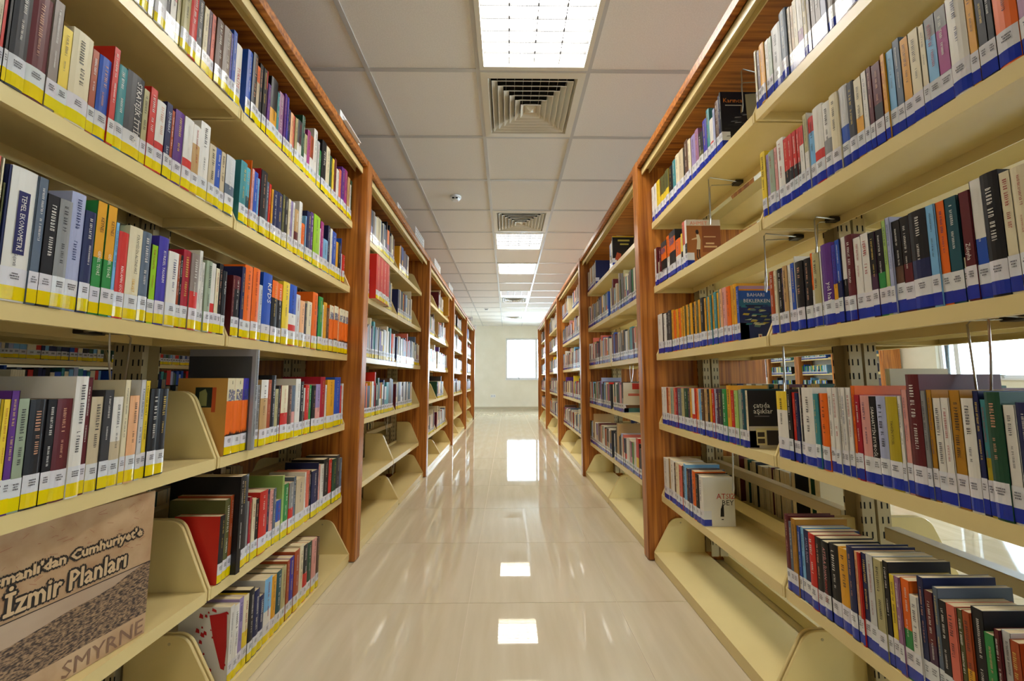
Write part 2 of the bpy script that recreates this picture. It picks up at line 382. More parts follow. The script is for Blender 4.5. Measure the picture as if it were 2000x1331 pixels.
def rack_bay(name, sg, xf, y0, y1, lab, ymid=None, first=False, rear=True, group=None, posts=True, depth=DEPTH, sections=2, plates=True, levels=6):
    """one bay between two uprights; sg -1: rack at left of the aisle, +1: at right; depth d grows away from the aisle"""
    X = lambda d: sg * (xf + d)
    root = tag(empty(name, (X(depth / 2), (y0 + y1) / 2, 0)), lab, 'bookcase', group)
    def bx(b, d0, d1, p, q, r, s): b.box(min(X(d0), X(d1)), max(X(d0), X(d1)), p, q, r, s)
    ups = [y1] + ([y0 - UT] if first else [])
    for yu in ups:
        b = MB(); bx(b, 0, depth, yu, yu + UT, .002, 2.092); bevel(b.build('upright_panel', 'wood_upright', root), .006, 2)
    b = MB(); bx(b, .004, depth - .004, y0 + .0005, y1 - .0005, 2.054, 2.0915); bevel(b.build('top_panel', 'wood_top', root), .002)
    for dd in ((.028, .072),) + (((depth - .072, depth - .028),) if rear else ()):
        b = MB(); bx(b, dd[0], dd[0] + .006, y0 + .002, y1 - .002, 2.014, 2.0535); bx(b, dd[0], dd[1], y0 + .002, y1 - .002, 2.048, 2.0535)
        bx(b, dd[1] - .004, dd[1], y0 + .002, y1 - .002, 2.024, 2.0535); b.build('top_rail', 'cream_paint', root)
    ym = [y0 + (y1 - y0) * k / sections for k in range(sections + 1)]
    if ymid: ym[1] = ymid
    dc = depth / 2
    if posts:
        for k, yp in enumerate(ym):
            w = .030
            py = yp + (w + .004 if k == 0 else (-w - .004 if k == sections else 0))
            b = MB()
            # two back-to-back channels
            for s in (-1, 1):
                bx(b, dc + s * .004, dc + s * .040, py - w, py - w + .004, .046, 2.013); bx(b, dc + s * .004, dc + s * .040, py + w - .004, py + w, .046, 2.013)
                bx(b, dc + s * .004, dc + s * .008, py - w + .004, py + w - .004, .046, 2.013)
            po = b.build('post', 'shaded_cream', root)
            b = MB()
            for q in range(48):
                z = .1 + q * .04
                for dd in (.016, .032):
                    for s in (-1, 1): bx(b, dc + s * dd - .0018, dc + s * dd + .0018, py - w - .0006, py - w + .001, z, z + .018)
                for s in (-1, 1):
                    for e in (-1, 1): bx(b, dc + s * .0405 - .0006, dc + s * .0405, py + e * (w - .002) - .0015, py + e * (w - .002) + .0015, z, z + .018)
            tag(b.build('slot_row', 'dark_void', po), kind='stuff')
        for k in range(sections):
            b = MB(); bx(b, dc - .02, dc + .02, ym[k] + .07, ym[k + 1] - .07, .472, .506); bevel(b.build('cross_rail', 'shaded_cream', root), .002)
            b = MB(); bx(b, dc - .02, dc + .02, ym[k] + .07, ym[k + 1] - .07, 1.985, 2.012); b.build('cross_rail', 'shaded_cream', root)
    sides = [1] + ([-1] if rear else [])
    for sd in sides:
        D = (lambda d: d) if sd == 1 else (lambda d: depth - d)
        for k in range(sections):
            a, c2 = ym[k] + .0110, ym[k + 1] - .0110
            for lv in range(1, levels + 1):
                zt = ZT[lv]; zb = zt - LIP if lv < 6 else .002
                d0 = .073 if lv < 6 else .026; d1 = dc - .045
                b = MB()
                bxd = lambda p, q, r, s, t, u: bx(b, D(p), D(q), r, s, t, u)
                bxd(d0, d1, a, c2, zt - .003, zt)                       # plate
                bxd(d0, d0 + .003, a, c2, zb, zt - .003)                # front lip
                if lv < 6:
                    bxd(d0 + .003, d0 + .016, a, c2, zb, zb + .003)     # turned-in edge
                    bxd(d1 - .003, d1, a, c2, zt - LIP, zt - .003)
                    bxd(d1 - .003, d1, a, c2, zt, zt + .022)            # upstand at the back
                else:
                    bxd(d1 - .003, d1, a, c2, zb, zt - .003)
                sh = b.build('shelf', 'cream_paint', root)
                if plates:
                    poly = plate_poly(d0 + .0002, d1, zt - LIP, .19 if lv < 6 else .163, .085 if lv < 6 else .092)
                    for yy in (a - .0081, c2 + .0001):
                        b = MB(); b.prism(poly, lambda u, v, w: (X(D(u)), w, v), yy, yy + .008)
                        bevel(b.build('end_plate', 'cream_paint', sh), .0015)
                        b = MB(); q = D(d0 + .135)
                        b.tube([(X(q), yy - .0008, zt + .142), (X(q), yy + .0088, zt + .142)], .004, 8)
                        if lv == 6 and sd == 1: b.build('rivet', 'shaded_cream', sh)
    return root
XL, XR = .755, .705
pos = ['nearest', 'second', 'third', 'fourth', 'farthest']
for k in range(5):
    for sg, xf, word in ((-1, XL, 'left rack with yellow labelled books'), (1, XR, 'right rack with blue labelled books')):
        rack_bay('bookcase', sg, xf, YB[k] + UT, YB[k + 1], ymid=(({-1: 1.181, 1: 1.177}[sg]) if k == 0 else None), lab='%s bay of the %s, wood frame, cream shelves' % (pos[k], word), first=(k == 0), group='bays of library shelving along the aisle')
for k in range(2):
    rack_bay('bookcase', -1, 2.86, YB[k] + UT, YB[k + 1], 'wood and cream bookcase glimpsed through the left rack, %s bay' % ('nearer', 'farther')[k], first=(k == 0), rear=False, group='bookcases of the row behind the left rack', posts=False)
for k, (a, c2) in enumerate(((7.78, 8.80), (8.95, 9.97), (10.12, 11.14))):
    rack_bay('bookcase', 1, 7.30, a, c2, 'wall bookcase by the window glimpsed through the right rack, %s unit' % ('nearest', 'middle', 'farthest')[k], first=True, rear=False, group='bookcases along the window wall', posts=False, depth=.36, sections=1, plates=False)
# ---------------------------------------------------------------- books
PAL = {k: lin(v) for k, v in dict(white='e4e0d8', lightgrey='c9c9c9', grey='8e8e8e', charcoal='3c3c40', black='17161a', cream='e2d6b4', beige='c9b898', khaki='b3aa7a', tan='c09a64', peach='eab080', pink='dc9c94',
    salmon='d86c58', red='cc2a20', crimson='a8182e', maroon='5e1a22', rust='a8481e', brown='5c4030', orange='ea6a16', amber='e0a020', ochre='b07c20', yellow='e8c832', lime='96c81e', green='2e8a44', darkgreen='1e4a34', palegreen='a4c46c', sage='9aa890',
    olive='5a5a30', teal='3e8a90', darkteal='154c58', cyan='4aa4b4', lightblue='7ab4e0', blue='2450b0', navy='1c2452', slate='5c6a7c', lavender='aab0d0', violet='3e34a0', lilac='9a88b8', purple='5a2a80', plum='4a2a44', mauve='9c6c90', magenta='a0307c', taupe='8a7c74').items()}
PAL['olive-yellow'] = lin('b4a024')
LABW, LABY, LABB, INK = lin('e4e4ea'), lin('ecd200'), lin('1c34a8'), lin('4c4c56')
def frac(bands):
    n = len(bands); key = '/'.join(bands)
    if n == 1: return [1.0]
    if key in ('cream/orange/black', 'violet/orange/black'): return [.30, .44, .26]
    if key in ('charcoal/orange/black',): return [.14, .32, .54]
    if key == 'blue/white/red': return [.48, .18, .34]
    if n == 3: return [.22, .46, .32]
    if key in ('white/red',): return [.58, .42]
    if key in ('yellow/white', 'orange/black', 'red/white', 'orange/beige', 'red/plum', 'white/tan'): return [.28, .72]
    return [.5, .5]
def lum(c): return .3 * c[0] + .6 * c[1] + .1 * c[2]
SPX = {'L': -.826, 'R': .779}; SPB = {'L': -.790, 'R': .745}

def spine_pts(t, bulge, n):
    """points across the spine, y from -t/2 to t/2, x bulges outward"""
    return [(bulge * (1 - (2 * k / n - 1) ** 2), -t / 2 + t * k / n) for k in range(n + 1)]
def book_parts(t, h, d, bands, cover, hard, rnd, sticker, detail=True, near=None, wrap=0, marks=None, label=True):
    """local frame: spine faces +x at x=0, thickness along y, z up. Returns builders cover, pages, label, title"""
    bc = MB(); bp = MB(); bl = MB(); bt = MB()
    bw = .0022 if hard else .0009
    bulge = min(.0022, t * .10) if hard or t > .02 else .0005
    n = 4 if (detail and bulge > .001) else 1
    sp = spine_pts(t, bulge, n)
    cols = [PAL[b] for b in bands]; fr = frac(bands)
    cov = PAL[cover] if cover in PAL else cover
    zb = [h]
    for q in fr: zb.append(zb[-1] - q * h)
    zb[-1] = 0
    for c, z1, z0 in zip(cols, zb[:-1], zb[1:]):
        for (xa, ya), (xb, yb) in zip(sp[:-1], sp[1:]): bc.face([(xa, ya, z0), (xb, yb, z0), (xb, yb, z1), (xa, ya, z1)], c)
    # spine thickness: inner face, top and bottom edges
    bc.face([(-bw, t / 2 - bw, 0), (-bw, -t / 2 + bw, 0), (-bw, -t / 2 + bw, h), (-bw, t / 2 - bw, h)], cov)
    top = [(x, y, h) for x, y in sp]; bc.face(top + [(-bw, t / 2, h), (-bw, -t / 2, h)], cols[0]); bc.face([(x, y, 0) for x, y in sp][::-1] + [(-bw, -t / 2, 0), (-bw, t / 2, 0)], cols[-1])
    for s in (-1, 1):
        y0, y1 = (-t / 2, -t / 2 + bw) if s < 0 else (t / 2 - bw, t / 2)
        bc.box(-d, 0, y0, y1, 0, h, cov)
    ins = .0035 if hard else .0006
    bp.box(-d + ins, -bw, -t / 2 + bw, t / 2 - bw, ins, h - ins)
    if label:
        e = .0006
        lo, mid, hi = (.003, .026, .057) if sticker == 'y' else (.003, .025, .058)
        dz = rnd.uniform(-.0015, .0022)
        mid += dz; hi += dz
        lc = tuple(v * rnd.uniform(.94, 1.02) for v in (LABY if sticker == 'y' else LABB)); lw = tuple(v * rnd.uniform(.95, 1.0) for v in LABW)
        for (xa, ya), (xb, yb) in zip(sp[:-1], sp[1:]):
            bl.face([(xa + e, ya, lo), (xb + e, yb, lo), (xb + e, yb, mid), (xa + e, ya, mid)], lc)
            bl.face([(xa + e, ya, mid), (xb + e, yb, mid), (xb + e, yb, hi), (xa + e, ya, hi)], lw)
        if wrap:
            yy = (near or -1) * (t / 2 + .0005)
            bl.face([(e, yy, lo), (-wrap, yy, lo), (-wrap, yy, mid), (e, yy, mid)], lc); bl.face([(e, yy, mid), (-wrap, yy, mid), (-wrap, yy, hi), (e, yy, hi)], lw)
        if detail:
            x = bulge + e + .0004
            cw = min(.014, t * .62)
            for r_ in range(3):
                z = hi - .0085 - r_ * .0042
                ww = cw * rnd.uniform(.6, 1) / 2; y = -ww
                while y < ww - .0005:
                    g = rnd.uniform(.0005, .0013)
                    bl.face([(x, y, z - .0024), (x, y + g, z - .0024), (x, y + g, z), (x, y, z)], INK); y += g + .0006
        else:
            x = bulge + e + .0004; cw = min(.018, t * .6) / 2
            bl.face([(x, -cw, hi - .020), (x, cw, hi - .020), (x, cw, hi - .009), (x, -cw, hi - .009)], tuple(.45 * v + .25 for v in INK))
    # lettering on the spine (reads downwards)
    x = bulge + .0007
    z_lo, z_hi = (.064 if label else .02), h - .012
    def glyphs(zs, length, size, yc, col):
        z = zs
        while z > zs - length:
            w = size * rnd.uniform(.42, .72)
            if rnd.random() < .14: z -= w; continue
            s = size * .17; y0, y1 = yc - size / 2, yc + size / 2
            # strokes of one small letter
            bt.face([(x, y0, z - s), (x, y1, z - s), (x, y1, z), (x, y0, z)], col)
            if rnd.random() < .75: bt.face([(x, y0, z - w + s), (x, y1 - rnd.choice((0, size * .45)), z - w + s), (x, y1, z - w + 2 * s), (x, y0, z - w + 2 * s)], col)
            yy = rnd.choice((y0, y1 - s, (y0 + y1) / 2))
            bt.face([(x, yy, z - w + s), (x, yy + s, z - w + s), (x, yy + s, z - s), (x, yy, z - s)], col)
            z -= w + size * .2
    if detail and len(bands) == 3 and bands[1:] == ['orange', 'black']:
        # patterned title block over a dusk skyline
        for r_ in range(9):
            for q in range(6):
                if rnd.random() < .78: bt.face([(x, -t * .38 + q * t * .13, h * .70 + r_ * h * .017), (x, -t * .38 + q * t * .13 + t * .10, h * .70 + r_ * h * .017), (x, -t * .38 + q * t * .13 + t * .10, h * .714 + r_ * h * .017), (x, -t * .38 + q * t * .13, h * .714 + r_ * h * .017)], lin('4c5488'))
        for q in range(7):
            y_ = -t / 2 + q * t / 7; bt.face([(x, y_, h * .26), (x, y_ + t / 7, h * .26), (x, y_ + t / 12, h * (.27 + rnd.random() * .05))], lin('17161a'))
        bt.face([(x, -t * .04, h * .92), (x, t * .04, h * .92), (x, t * .03, h * .965), (x, -t * .03, h * .965)], lin('6a6448'))
    elif marks is None and detail and t > .007:
        base = cols[min(1, len(cols) - 1)]
        dark = lum(base) < .22
        col = rnd.choice([lin('e8e4dc')] * 4 + [lin('e0c060'), lin('d8a080')]) if dark else rnd.choice([lin('2a2a30')] * 4 + [lin('a02020'), lin('20306a')])
        ln = (z_hi - z_lo)
        sz = min(.0075, max(.0024, t * rnd.uniform(.17, .36)))
        l1 = ln * rnd.uniform(.3, .5)
        glyphs(z_hi - ln * rnd.uniform(.0, .06), l1, sz, rnd.uniform(-.06, .06) * t, col)
        glyphs(z_hi - l1 - ln * rnd.uniform(.1, .18), ln * rnd.uniform(.2, .32), sz * rnd.uniform(.6, 1), rnd.uniform(-.06, .06) * t, col)
    elif marks:
        for (s, col, zc, size, yc, *bx) in marks:
            # text: string, colour, top position as fraction of height, cap size as fraction of thickness, offset across
            vs, fs, wd = text_geo(s); k = size * t
            if bx:
                x_ = x; bt.face([(x_, yc * t - bx[1] * t, zc * h + .006), (x_, yc * t + bx[1] * t, zc * h + .006), (x_, yc * t + bx[1] * t, zc * h - wd * k - .006), (x_, yc * t - bx[1] * t, zc * h - wd * k - .006)], lin(bx[0]))
            xx = x + .0004
            bt.tri_mesh([(xx, yc * t + (v[1] - .5) * k, zc * h - v[0] * k) for v in vs], fs, lin(col))
    return bc, bp, bl, bt

def ORD(n):
    w = ['first', 'second', 'third', 'fourth', 'fifth', 'sixth', 'seventh', 'eighth', 'ninth', 'tenth', 'eleventh', 'twelfth', 'thirteenth', 'fourteenth', 'fifteenth', 'sixteenth', 'seventeenth', 'eighteenth', 'nineteenth']
    if n <= 19: return w[n - 1]
    t = n // 10; r = n % 10
    return {2: 'twentieth', 3: 'thirtieth', 4: 'fortieth'}[t] if r == 0 else {2: 'twenty', 3: 'thirty', 4: 'forty'}[t] + '-' + w[r - 1]
LEVW = {1: 'top shelf', 2: 'second shelf', 3: 'third shelf', 4: 'fourth shelf', 5: 'fifth shelf', 6: 'lowest shelf'}
CW = {'lightgrey': 'light grey', 'palegreen': 'pale green', 'darkgreen': 'dark green', 'lightblue': 'light blue', 'darkteal': 'dark teal', 'olive-yellow': 'olive yellow'}
WH, BK, RD, GD = 'ece8e0', '26262c', 'b82018', 'e0b850'
TITLES = {
 ('L', 1, 'A', 20): [('TÜRKİYE', RD, .62, .42, 0)],
 ('L', 1, 'B', 24): [('PETROL', WH, .80, .34, 0)],
 ('L', 2, 'A', 13): [('STRATEJİK İTTİFAK', WH, .92, .30, .16)],
 ('L', 2, 'A', 17): [('İSTİHBARAT', 'c8d0e0', .88, .40, 0), ('İLKAY', 'c8d0e0', .42, .36, 0)],
 ('L', 3, 'A', 4): [('TEMEL EKONOMETRİ', WH, .80, .20, .02, '1e1e5a', .22), ('Gujarati', BK, .36, .14, -.06)],
 ('L', 3, 'A', 10): [('KEYNES', BK, .86, .34, .08), ('GENEL TEORİ', WH, .56, .30, .06)],
 ('L', 3, 'A', 11): [('KEYNES', BK, .86, .34, .08), ('GENEL TEORİ', WH, .56, .30, .06)],
 ('L', 3, 'A', 13): [('REKLAMIN GÜCÜ', WH, .60, .24, .02)],
 ('L', 3, 'A', 14): [('PİRAMİDİN ALTINDAKİ', '4a4640', .92, .19, .08), ('SERVET', 'd8a830', .44, .22, .0)],
 ('L', 3, 'A', 18): [('KÜRESEL TASARIM', WH, .84, .26, .04)],
 ('L', 3, 'A', 30): [('Açık Toplum', WH, .84, .36, 0)],
 ('L', 3, 'B', 6): [('KPDS', WH, .86, .44, .16)],
 ('R', 3, 'A', 13): [('yol hali', WH, .52, .40, .2)],
 ('R', 3, 'A', 31): [('Züleyha', WH, .52, .42, 0)],
 ('R', 4, 'A', 18): [('SABAHATTİN EYÜBOĞLU', WH, .88, .44, 0)],
 ('R', 4, 'A', 20): [('TAHSİN YÜCEL', BK, .74, .2, 0)],
 ('R', 5, 'A', 5): [('ATTİLA İLHAN', 'b0a8d0', .9, .36, 0)],
 ('R', 5, 'A', 8): [('ATTİLA İLHAN', 'd89090', .92, .38, .04), ('HANGİ SOL', 'c03028', .50, .34, .04)],
}
COVER = {('L', 4, 'B', 0): 'tan', ('L', 5, 'B', 0): 'red', ('L', 6, 'B', 0): 'white', ('R', 2, 'B', 10): 'brown', ('R', 3, 'B', 33): 'navy', ('R', 4, 'B', 31): 'black', ('R', 5, 'B', 13): 'white', ('R', 1, 'B', 22): 'black', ('L', 3, 'B', 4): 'navy'}
WRAP = {('R', 1, 'B', 22), ('R', 2, 'B', 10), ('R', 3, 'B', 33), ('R', 4, 'B', 31), ('R', 5, 'B', 13)}
NOLABEL = {('L', 4, 'B', 3), ('L', 5, 'B', 3)}
FORCE = WRAP | {('L', 4, 'B', 0), ('L', 5, 'B', 0), ('L', 6, 'B', 0), ('L', 4, 'B', 3), ('L', 5, 'B', 3), ('L', 5, 'B', 4)}
DATA = [
('L',1,'A','8158,181,196,white 8339,129,193,lightgrey 8468,206,200,lightgrey 8674,113,194,beige 8787,51,192,grey 8838,305,200,lightgrey 9143,125,213,black 9267,186,210,pink/white 9453,118,209,khaki 9570,259,196,khaki 9830,240,203,red 10069,33,197,navy,m 10102,184,194,charcoal 10286,173,186,cream 10459,142,193,plum 10601,146,194,salmon 10747,284,196,brown 11030,298,199,taupe 11328,82,202,violet,m 11410,167,220,blue 11577,291,195,white'),
('L',1,'B','12058,233,219,blue 12291,242,230,black 12533,174,205,orange/beige,m 12707,179,226,black,m 12886,184,224,black,m 13070,80,228,red/plum,m 13151,164,189,purple,m 13314,397,229,black/amber 13711,147,200,teal,m 13858,304,213,mauve,m 14162,157,228,purple,m 14318,128,226,violet,m 14446,163,188,navy,m 14606,187,184,peach,m 14794,142,187,salmon,m 14935,181,186,khaki,m 15116,336,192,charcoal/white,m 15452,232,232,darkgreen,m 15684,239,168,khaki/white,m 15923,246,200,magenta,m 16169,296,192,rust/white,m 16465,307,242,white,m 16771,180,204,lightgrey,m 16952,212,175,green,m 17163,420,235,black,m 17583,379,232,cream,m 17962,258,208,darkgreen,m 18219,211,207,yellow,m 18431,271,221,maroon,m 18702,313,185,white,m 19014,253,198,salmon,m 19267,379,225,purple,m 19646,406,236,magenta,m 20053,293,213,tan,m 20346,156,187,white,m 20502,198,218,darkgreen,m'),
('L',2,'A','5951,74,195,cream 6025,91,213,beige 6116,62,211,red 6178,55,210,black 6234,248,210,charcoal 6482,305,199,maroon 6787,172,212,taupe 6959,181,175,yellow 7140,367,189,cream 7507,138,176,rust 7645,241,176,blue 7887,139,215,red 8026,211,188,teal 8237,404,193,charcoal 8641,150,179,khaki 8791,187,195,red 8978,245,177,white/red 9223,170,189,navy 9393,105,180,rust 9498,273,190,purple 9771,288,190,white/red 10059,243,188,white/tan 10301,341,214,white 10643,248,170,beige 10890,211,173,blue 11101,194,175,beige 11296,382,177,lightgrey/slate'),
('L',2,'B','11937,290,196,teal 12227,207,189,cyan/darkteal 12434,46,223,orange,m 12480,129,198,pink,m 12609,220,196,blue 12829,103,183,lightblue,m 12932,33,223,crimson,m 12965,328,221,black 13293,154,197,slate,m 13447,135,196,red,m 13582,115,183,amber,m 13697,235,186,navy,m 13932,367,192,navy,m 14299,152,198,olive,m 14451,208,198,black,m 14659,160,197,cream,m 14819,191,199,lilac,m 15010,139,201,white,m 15148,280,180,tan/maroon,m 15428,236,223,white,m 15665,274,144,orange,m 15939,94,184,lightblue,m 16033,353,210,navy,m 16385,232,220,purple,m 16618,556,223,lime,m 17173,108,180,white,m 17282,295,217,magenta,m 17577,462,149,lightblue,m 18039,200,227,navy,m 18239,220,220,white,m 18459,492,219,blue,m 18951,247,182,amber,m 19197,290,188,black,m 19487,55,217,blue,m 19542,130,142,white,m 19672,285,140,red,m'),
('L',3,'A','6289,67,235,salmon 6355,47,234,cream 6403,45,194,olive 6448,52,228,navy 6499,371,230,white 6871,152,229,slate 7023,202,205,black 7225,214,205,grey 7439,256,230,lavender 7695,201,203,navy 7896,201,232,amber/green 8097,200,232,amber/green 8297,87,203,lightblue 8387,240,188,red 8626,314,209,cream 8940,222,208,slate 9163,23,186,black 9185,187,186,lime 9372,269,213,violet 9642,299,185,white 9940,81,186,rust 10021,91,186,black 10112,232,204,crimson 10344,267,202,taupe/red 10611,123,218,white 10734,126,190,white 10860,211,198,sage 11072,168,197,white/red 11240,156,187,cream 11396,160,205,black 11556,157,188,black'),
('L',3,'B','11924,101,185,maroon,m 12025,278,187,maroon/black/white 12303,162,223,navy 12465,395,234,orange 12860,359,236,orange 13219,208,187,lightgrey,m 13427,504,236,blue 13931,350,221,orange/black 14281,317,218,orange/black 14598,437,233,yellow 15035,520,234,blue/white/red 15555,318,205,lightgrey,m 15873,362,187,peach,m 16235,219,183,charcoal,m 16453,389,195,cream,m 16842,442,243,orange,m 17285,105,192,navy,m 17390,398,235,green,m 17788,112,205,white,m 17899,305,219,amber,m 18204,315,200,brown,m 18519,451,218,cream/orange/black,m 18970,474,223,cream/orange/black,m 19444,178,217,peach,m 19622,366,222,cream/orange/black,m 19989,351,223,cream/orange/black,m 20340,374,223,cream/orange/black,m'),
('L',4,'A','6646,80,191,cream 6726,103,190,yellow 6830,121,204,purple 6951,171,190,sage 7122,253,188,black 7375,159,187,black 7535,276,187,maroon 7811,229,229,white 8039,120,227,maroon 8159,229,188,beige 8388,197,201,charcoal 8585,243,186,white/beige 8828,133,222,cream 8961,227,187,peach 9188,131,222,lightgrey 9319,135,220,yellow 9454,239,201,black 9693,243,201,black'),
('L',4,'B','12028,341,227,cream/orange/black 12369,362,227,cream/orange/black 12731,282,227,violet/orange/black 13013,189,320,grey 13202,213,222,white 13415,220,205,grey 13635,403,222,white/tan 14038,201,222,rust 14238,270,238,black 14508,215,189,khaki,m 14723,132,201,charcoal,m 14855,458,201,cream/red 15312,289,200,brown,m 15601,249,200,slate/pink,m 15850,363,226,white 16213,297,215,black,m 16510,111,189,white/maroon,m 16620,313,201,red,m 16933,235,201,green,m 17168,334,197,black,m 17502,445,203,lilac/pink,m 17947,468,235,crimson,m 18415,173,199,white,m 18588,765,222,amber 19354,668,234,blue,m 20022,247,193,red,m 20269,185,203,white,m'),
('L',5,'B','12059,216,188,black 12275,225,227,olive 12500,163,233,rust 12662,191,285,black 12786,495,280,black 13281,128,192,grey,m 13409,126,204,crimson 13535,194,194,cream 13730,200,186,black 13930,444,204,red 14374,171,199,navy,m 14544,226,193,pink,m 14771,155,194,slate,m 14925,320,146,blue/cream,m 15246,138,228,palegreen,m 15383,370,191,green 15754,328,188,grey/red,m 16082,185,203,slate,m 16267,650,188,beige 16917,137,202,white,m 17054,280,204,salmon,m 17334,180,199,black,m 17514,525,192,navy,m 18039,78,219,navy,m 18117,158,204,pink,m 18274,324,203,white,m 18598,552,220,black,m 19150,357,208,red,m 19507,418,204,darkgreen,m 19925,388,213,charcoal,m 20313,281,194,slate,m'),
('L',6,'B','12213,190,208,white 12403,222,200,white 12625,205,208,lilac 12830,266,203,cream/yellow 13096,250,210,black 13346,260,194,navy 13607,271,163,navy 13878,413,201,lightblue/white 14291,268,192,amber 14559,314,194,darkteal 14873,329,195,khaki 15201,189,204,rust,m 15391,314,205,violet 15704,370,216,rust 16074,300,223,cream 16374,358,210,black/red 16733,327,206,darkgreen,m 17060,391,206,pink,m 17451,254,198,brown,m'),
('R',1,'A','11717,99,195,cream,m 11547,170,186,plum,m 11325,222,189,amber 11152,174,184,white,m 10996,156,178,sage,m 10614,382,191,lightgrey 10353,261,206,slate 10236,117,196,beige 10122,114,190,tan 9973,149,195,cream 9775,198,186,white/mauve 9618,157,176,cream 9516,102,195,taupe 9367,149,198,taupe 9190,177,206,taupe 9019,171,208,lavender 8794,224,211,taupe 8651,144,212,grey 8483,167,192,white 8140,343,205,lightgrey 7798,343,207,grey'),
('R',1,'B','20487,321,192,white,m 20145,342,194,white,m 19696,449,192,yellow,m 19293,403,187,olive/yellow,m 18906,387,183,olive/yellow,m 18520,386,185,olive/yellow,m 18074,446,179,black,m 17708,366,188,teal,m 17355,353,194,cream,m 16905,450,191,beige,m 16775,131,184,black,m 16425,350,204,brown,m 16169,256,190,cream,m 15775,394,189,lilac,m 15491,284,191,mauve,m 15127,364,156,black/olive,m 14822,305,189,violet,m 14611,211,214,teal,m 14325,286,159,white/red,m 14166,159,183,lavender,m 13933,232,199,brown,m 13820,113,208,navy,m 13716,104,213,black,m'),
('R',2,'A','11532,210,205,yellow 11397,134,188,lilac,m 11163,235,188,sage 11036,126,188,pink,m 10768,269,201,white 10580,188,190,red/black 10420,159,189,red/black 10265,155,189,red/black 10136,129,187,red/black 9968,168,184,red/white 9826,143,207,khaki/white 9629,197,188,red/lightblue/white 9328,300,199,white/red 9097,231,190,white/grey 8860,237,194,cream 8618,242,195,lightgrey/blue 8433,185,188,charcoal 8241,192,183,cream/amber 8113,128,186,white 8002,111,186,maroon 7801,201,182,maroon/black 7679,99,188,amber 7523,156,185,lightblue 7383,139,196,slate 7216,167,185,amber 7024,192,185,cream 6911,113,181,cream 6724,187,184,grey/lightblue/charcoal 6528,196,183,grey/magenta/charcoal 6249,280,186,white 6125,124,203,amber 5990,135,194,charcoal 5891,100,202,black 5609,281,192,orange 5376,233,213,mauve'),
('R',2,'B','20384,205,201,white,m 20143,241,199,maroon,m 20024,118,117,cream,m 19677,347,180,maroon,m 19017,660,198,charcoal/orange/black,m 18668,349,209,orange/white,m 17975,693,213,charcoal/orange/black,m 17449,526,154,orange/white,m 17241,208,165,yellow/black,m 16981,260,209,salmon/white,m 16783,197,208,white/black,m'),
('R',3,'A','11404,213,187,rust 11279,124,185,cream 11098,181,186,black 11019,79,186,navy,m 10846,173,187,tan 10715,131,186,white 10569,146,187,blue 10526,43,203,white 10254,272,184,black 10005,249,184,black 9924,80,193,orange/white 9706,218,188,khaki 9645,61,188,white 9324,321,201,purple 9185,139,191,violet/amber 9050,135,198,blue/navy 8918,131,200,white/black 8728,190,199,maroon 8522,206,186,white 8325,197,188,white 8180,145,184,black/plum 8008,172,184,black/green 7904,104,198,palegreen 7803,101,200,lavender 7626,177,188,black/brown 7442,184,189,black/maroon 7117,325,190,black/navy 6965,152,190,lightblue 6810,155,190,orange 6611,199,190,darkteal 6560,50,77,cream,m 6398,162,189,maroon 6229,170,202,white/blue 5990,239,203,black 5840,150,194,cream 5659,181,194,cream'),
('R',3,'B','19889,617,202,white,m 19770,119,202,black,m 19421,349,195,white,m 19121,300,196,charcoal,m 18795,327,200,charcoal,m 18513,281,197,amber,m 18240,273,189,orange,m 17975,265,191,amber,m 17717,258,190,orange,m 17528,189,190,amber,m 17356,173,193,amber,m 17222,133,190,olive,m 17015,208,193,amber,m 16840,174,191,olive,m 16613,227,193,amber,m 16463,150,190,black,m 16300,163,193,amber,m 16124,176,192,olive,m 15916,208,193,amber,m 15588,328,196,black,m 15451,137,190,amber,m 15273,178,193,teal,m 15132,141,189,amber,m 15016,116,192,teal,m 14857,159,190,amber,m 14658,200,197,teal,m 14506,152,192,amber,m 14408,98,201,teal,m 14233,176,199,peach,m 13989,244,199,pink,m 13715,274,197,orange,m 13581,133,197,amber,m 13341,241,197,amber,m 13190,151,184,blue,m'),
('R',4,'A','11197,434,188,yellow/white 11032,165,194,black 10888,144,186,red 10764,125,185,navy 10702,61,199,white 10612,91,199,black 10222,390,200,white 10058,164,185,teal 9991,67,187,rust 9783,208,187,orange 9620,163,201,white 9475,145,201,white 9368,106,202,white 9242,127,202,white 9108,134,202,white 8999,109,207,orange 8861,138,187,crimson 8638,224,186,pink 8473,165,185,black 8259,213,186,lavender 8005,254,186,olive-yellow 7921,84,188,white 7802,115,201,pink 7549,253,231,maroon 7454,94,200,grey 7352,102,202,ochre 7204,148,187,white 7062,142,188,white 6881,181,202,ochre 6701,180,189,white 6610,91,202,navy 6522,88,188,teal/olive-yellow 6308,214,201,darkgreen 6149,159,181,white 5972,177,186,navy'),
('R',4,'B','20032,358,184,white,m 19771,261,184,white,m 19559,212,183,rust,m 19254,305,184,peach,m 18872,382,183,sage,m 18663,208,183,salmon,m 18489,174,184,crimson,m 18086,403,181,slate,m 17804,282,183,khaki,m 17430,374,183,darkgreen,m 17233,197,183,plum,m 17040,193,184,amber,m 16790,251,184,white/red,m 16667,123,185,red,m 16457,210,185,orange,m 16368,88,184,white,m 16194,174,184,lightblue,m 15968,226,183,brown,m 15694,274,184,tan,m 15507,186,184,black,m 15351,156,185,amber,m 15173,178,185,red,m 15023,150,186,lavender,m 14804,219,186,plum,m 14592,213,186,charcoal,m 14304,287,187,green,m 14011,294,200,amber 13820,190,184,red,m 13595,226,184,palegreen,m 13396,199,187,sage,m 13165,231,190,darkteal 13033,131,186,cream,m'),
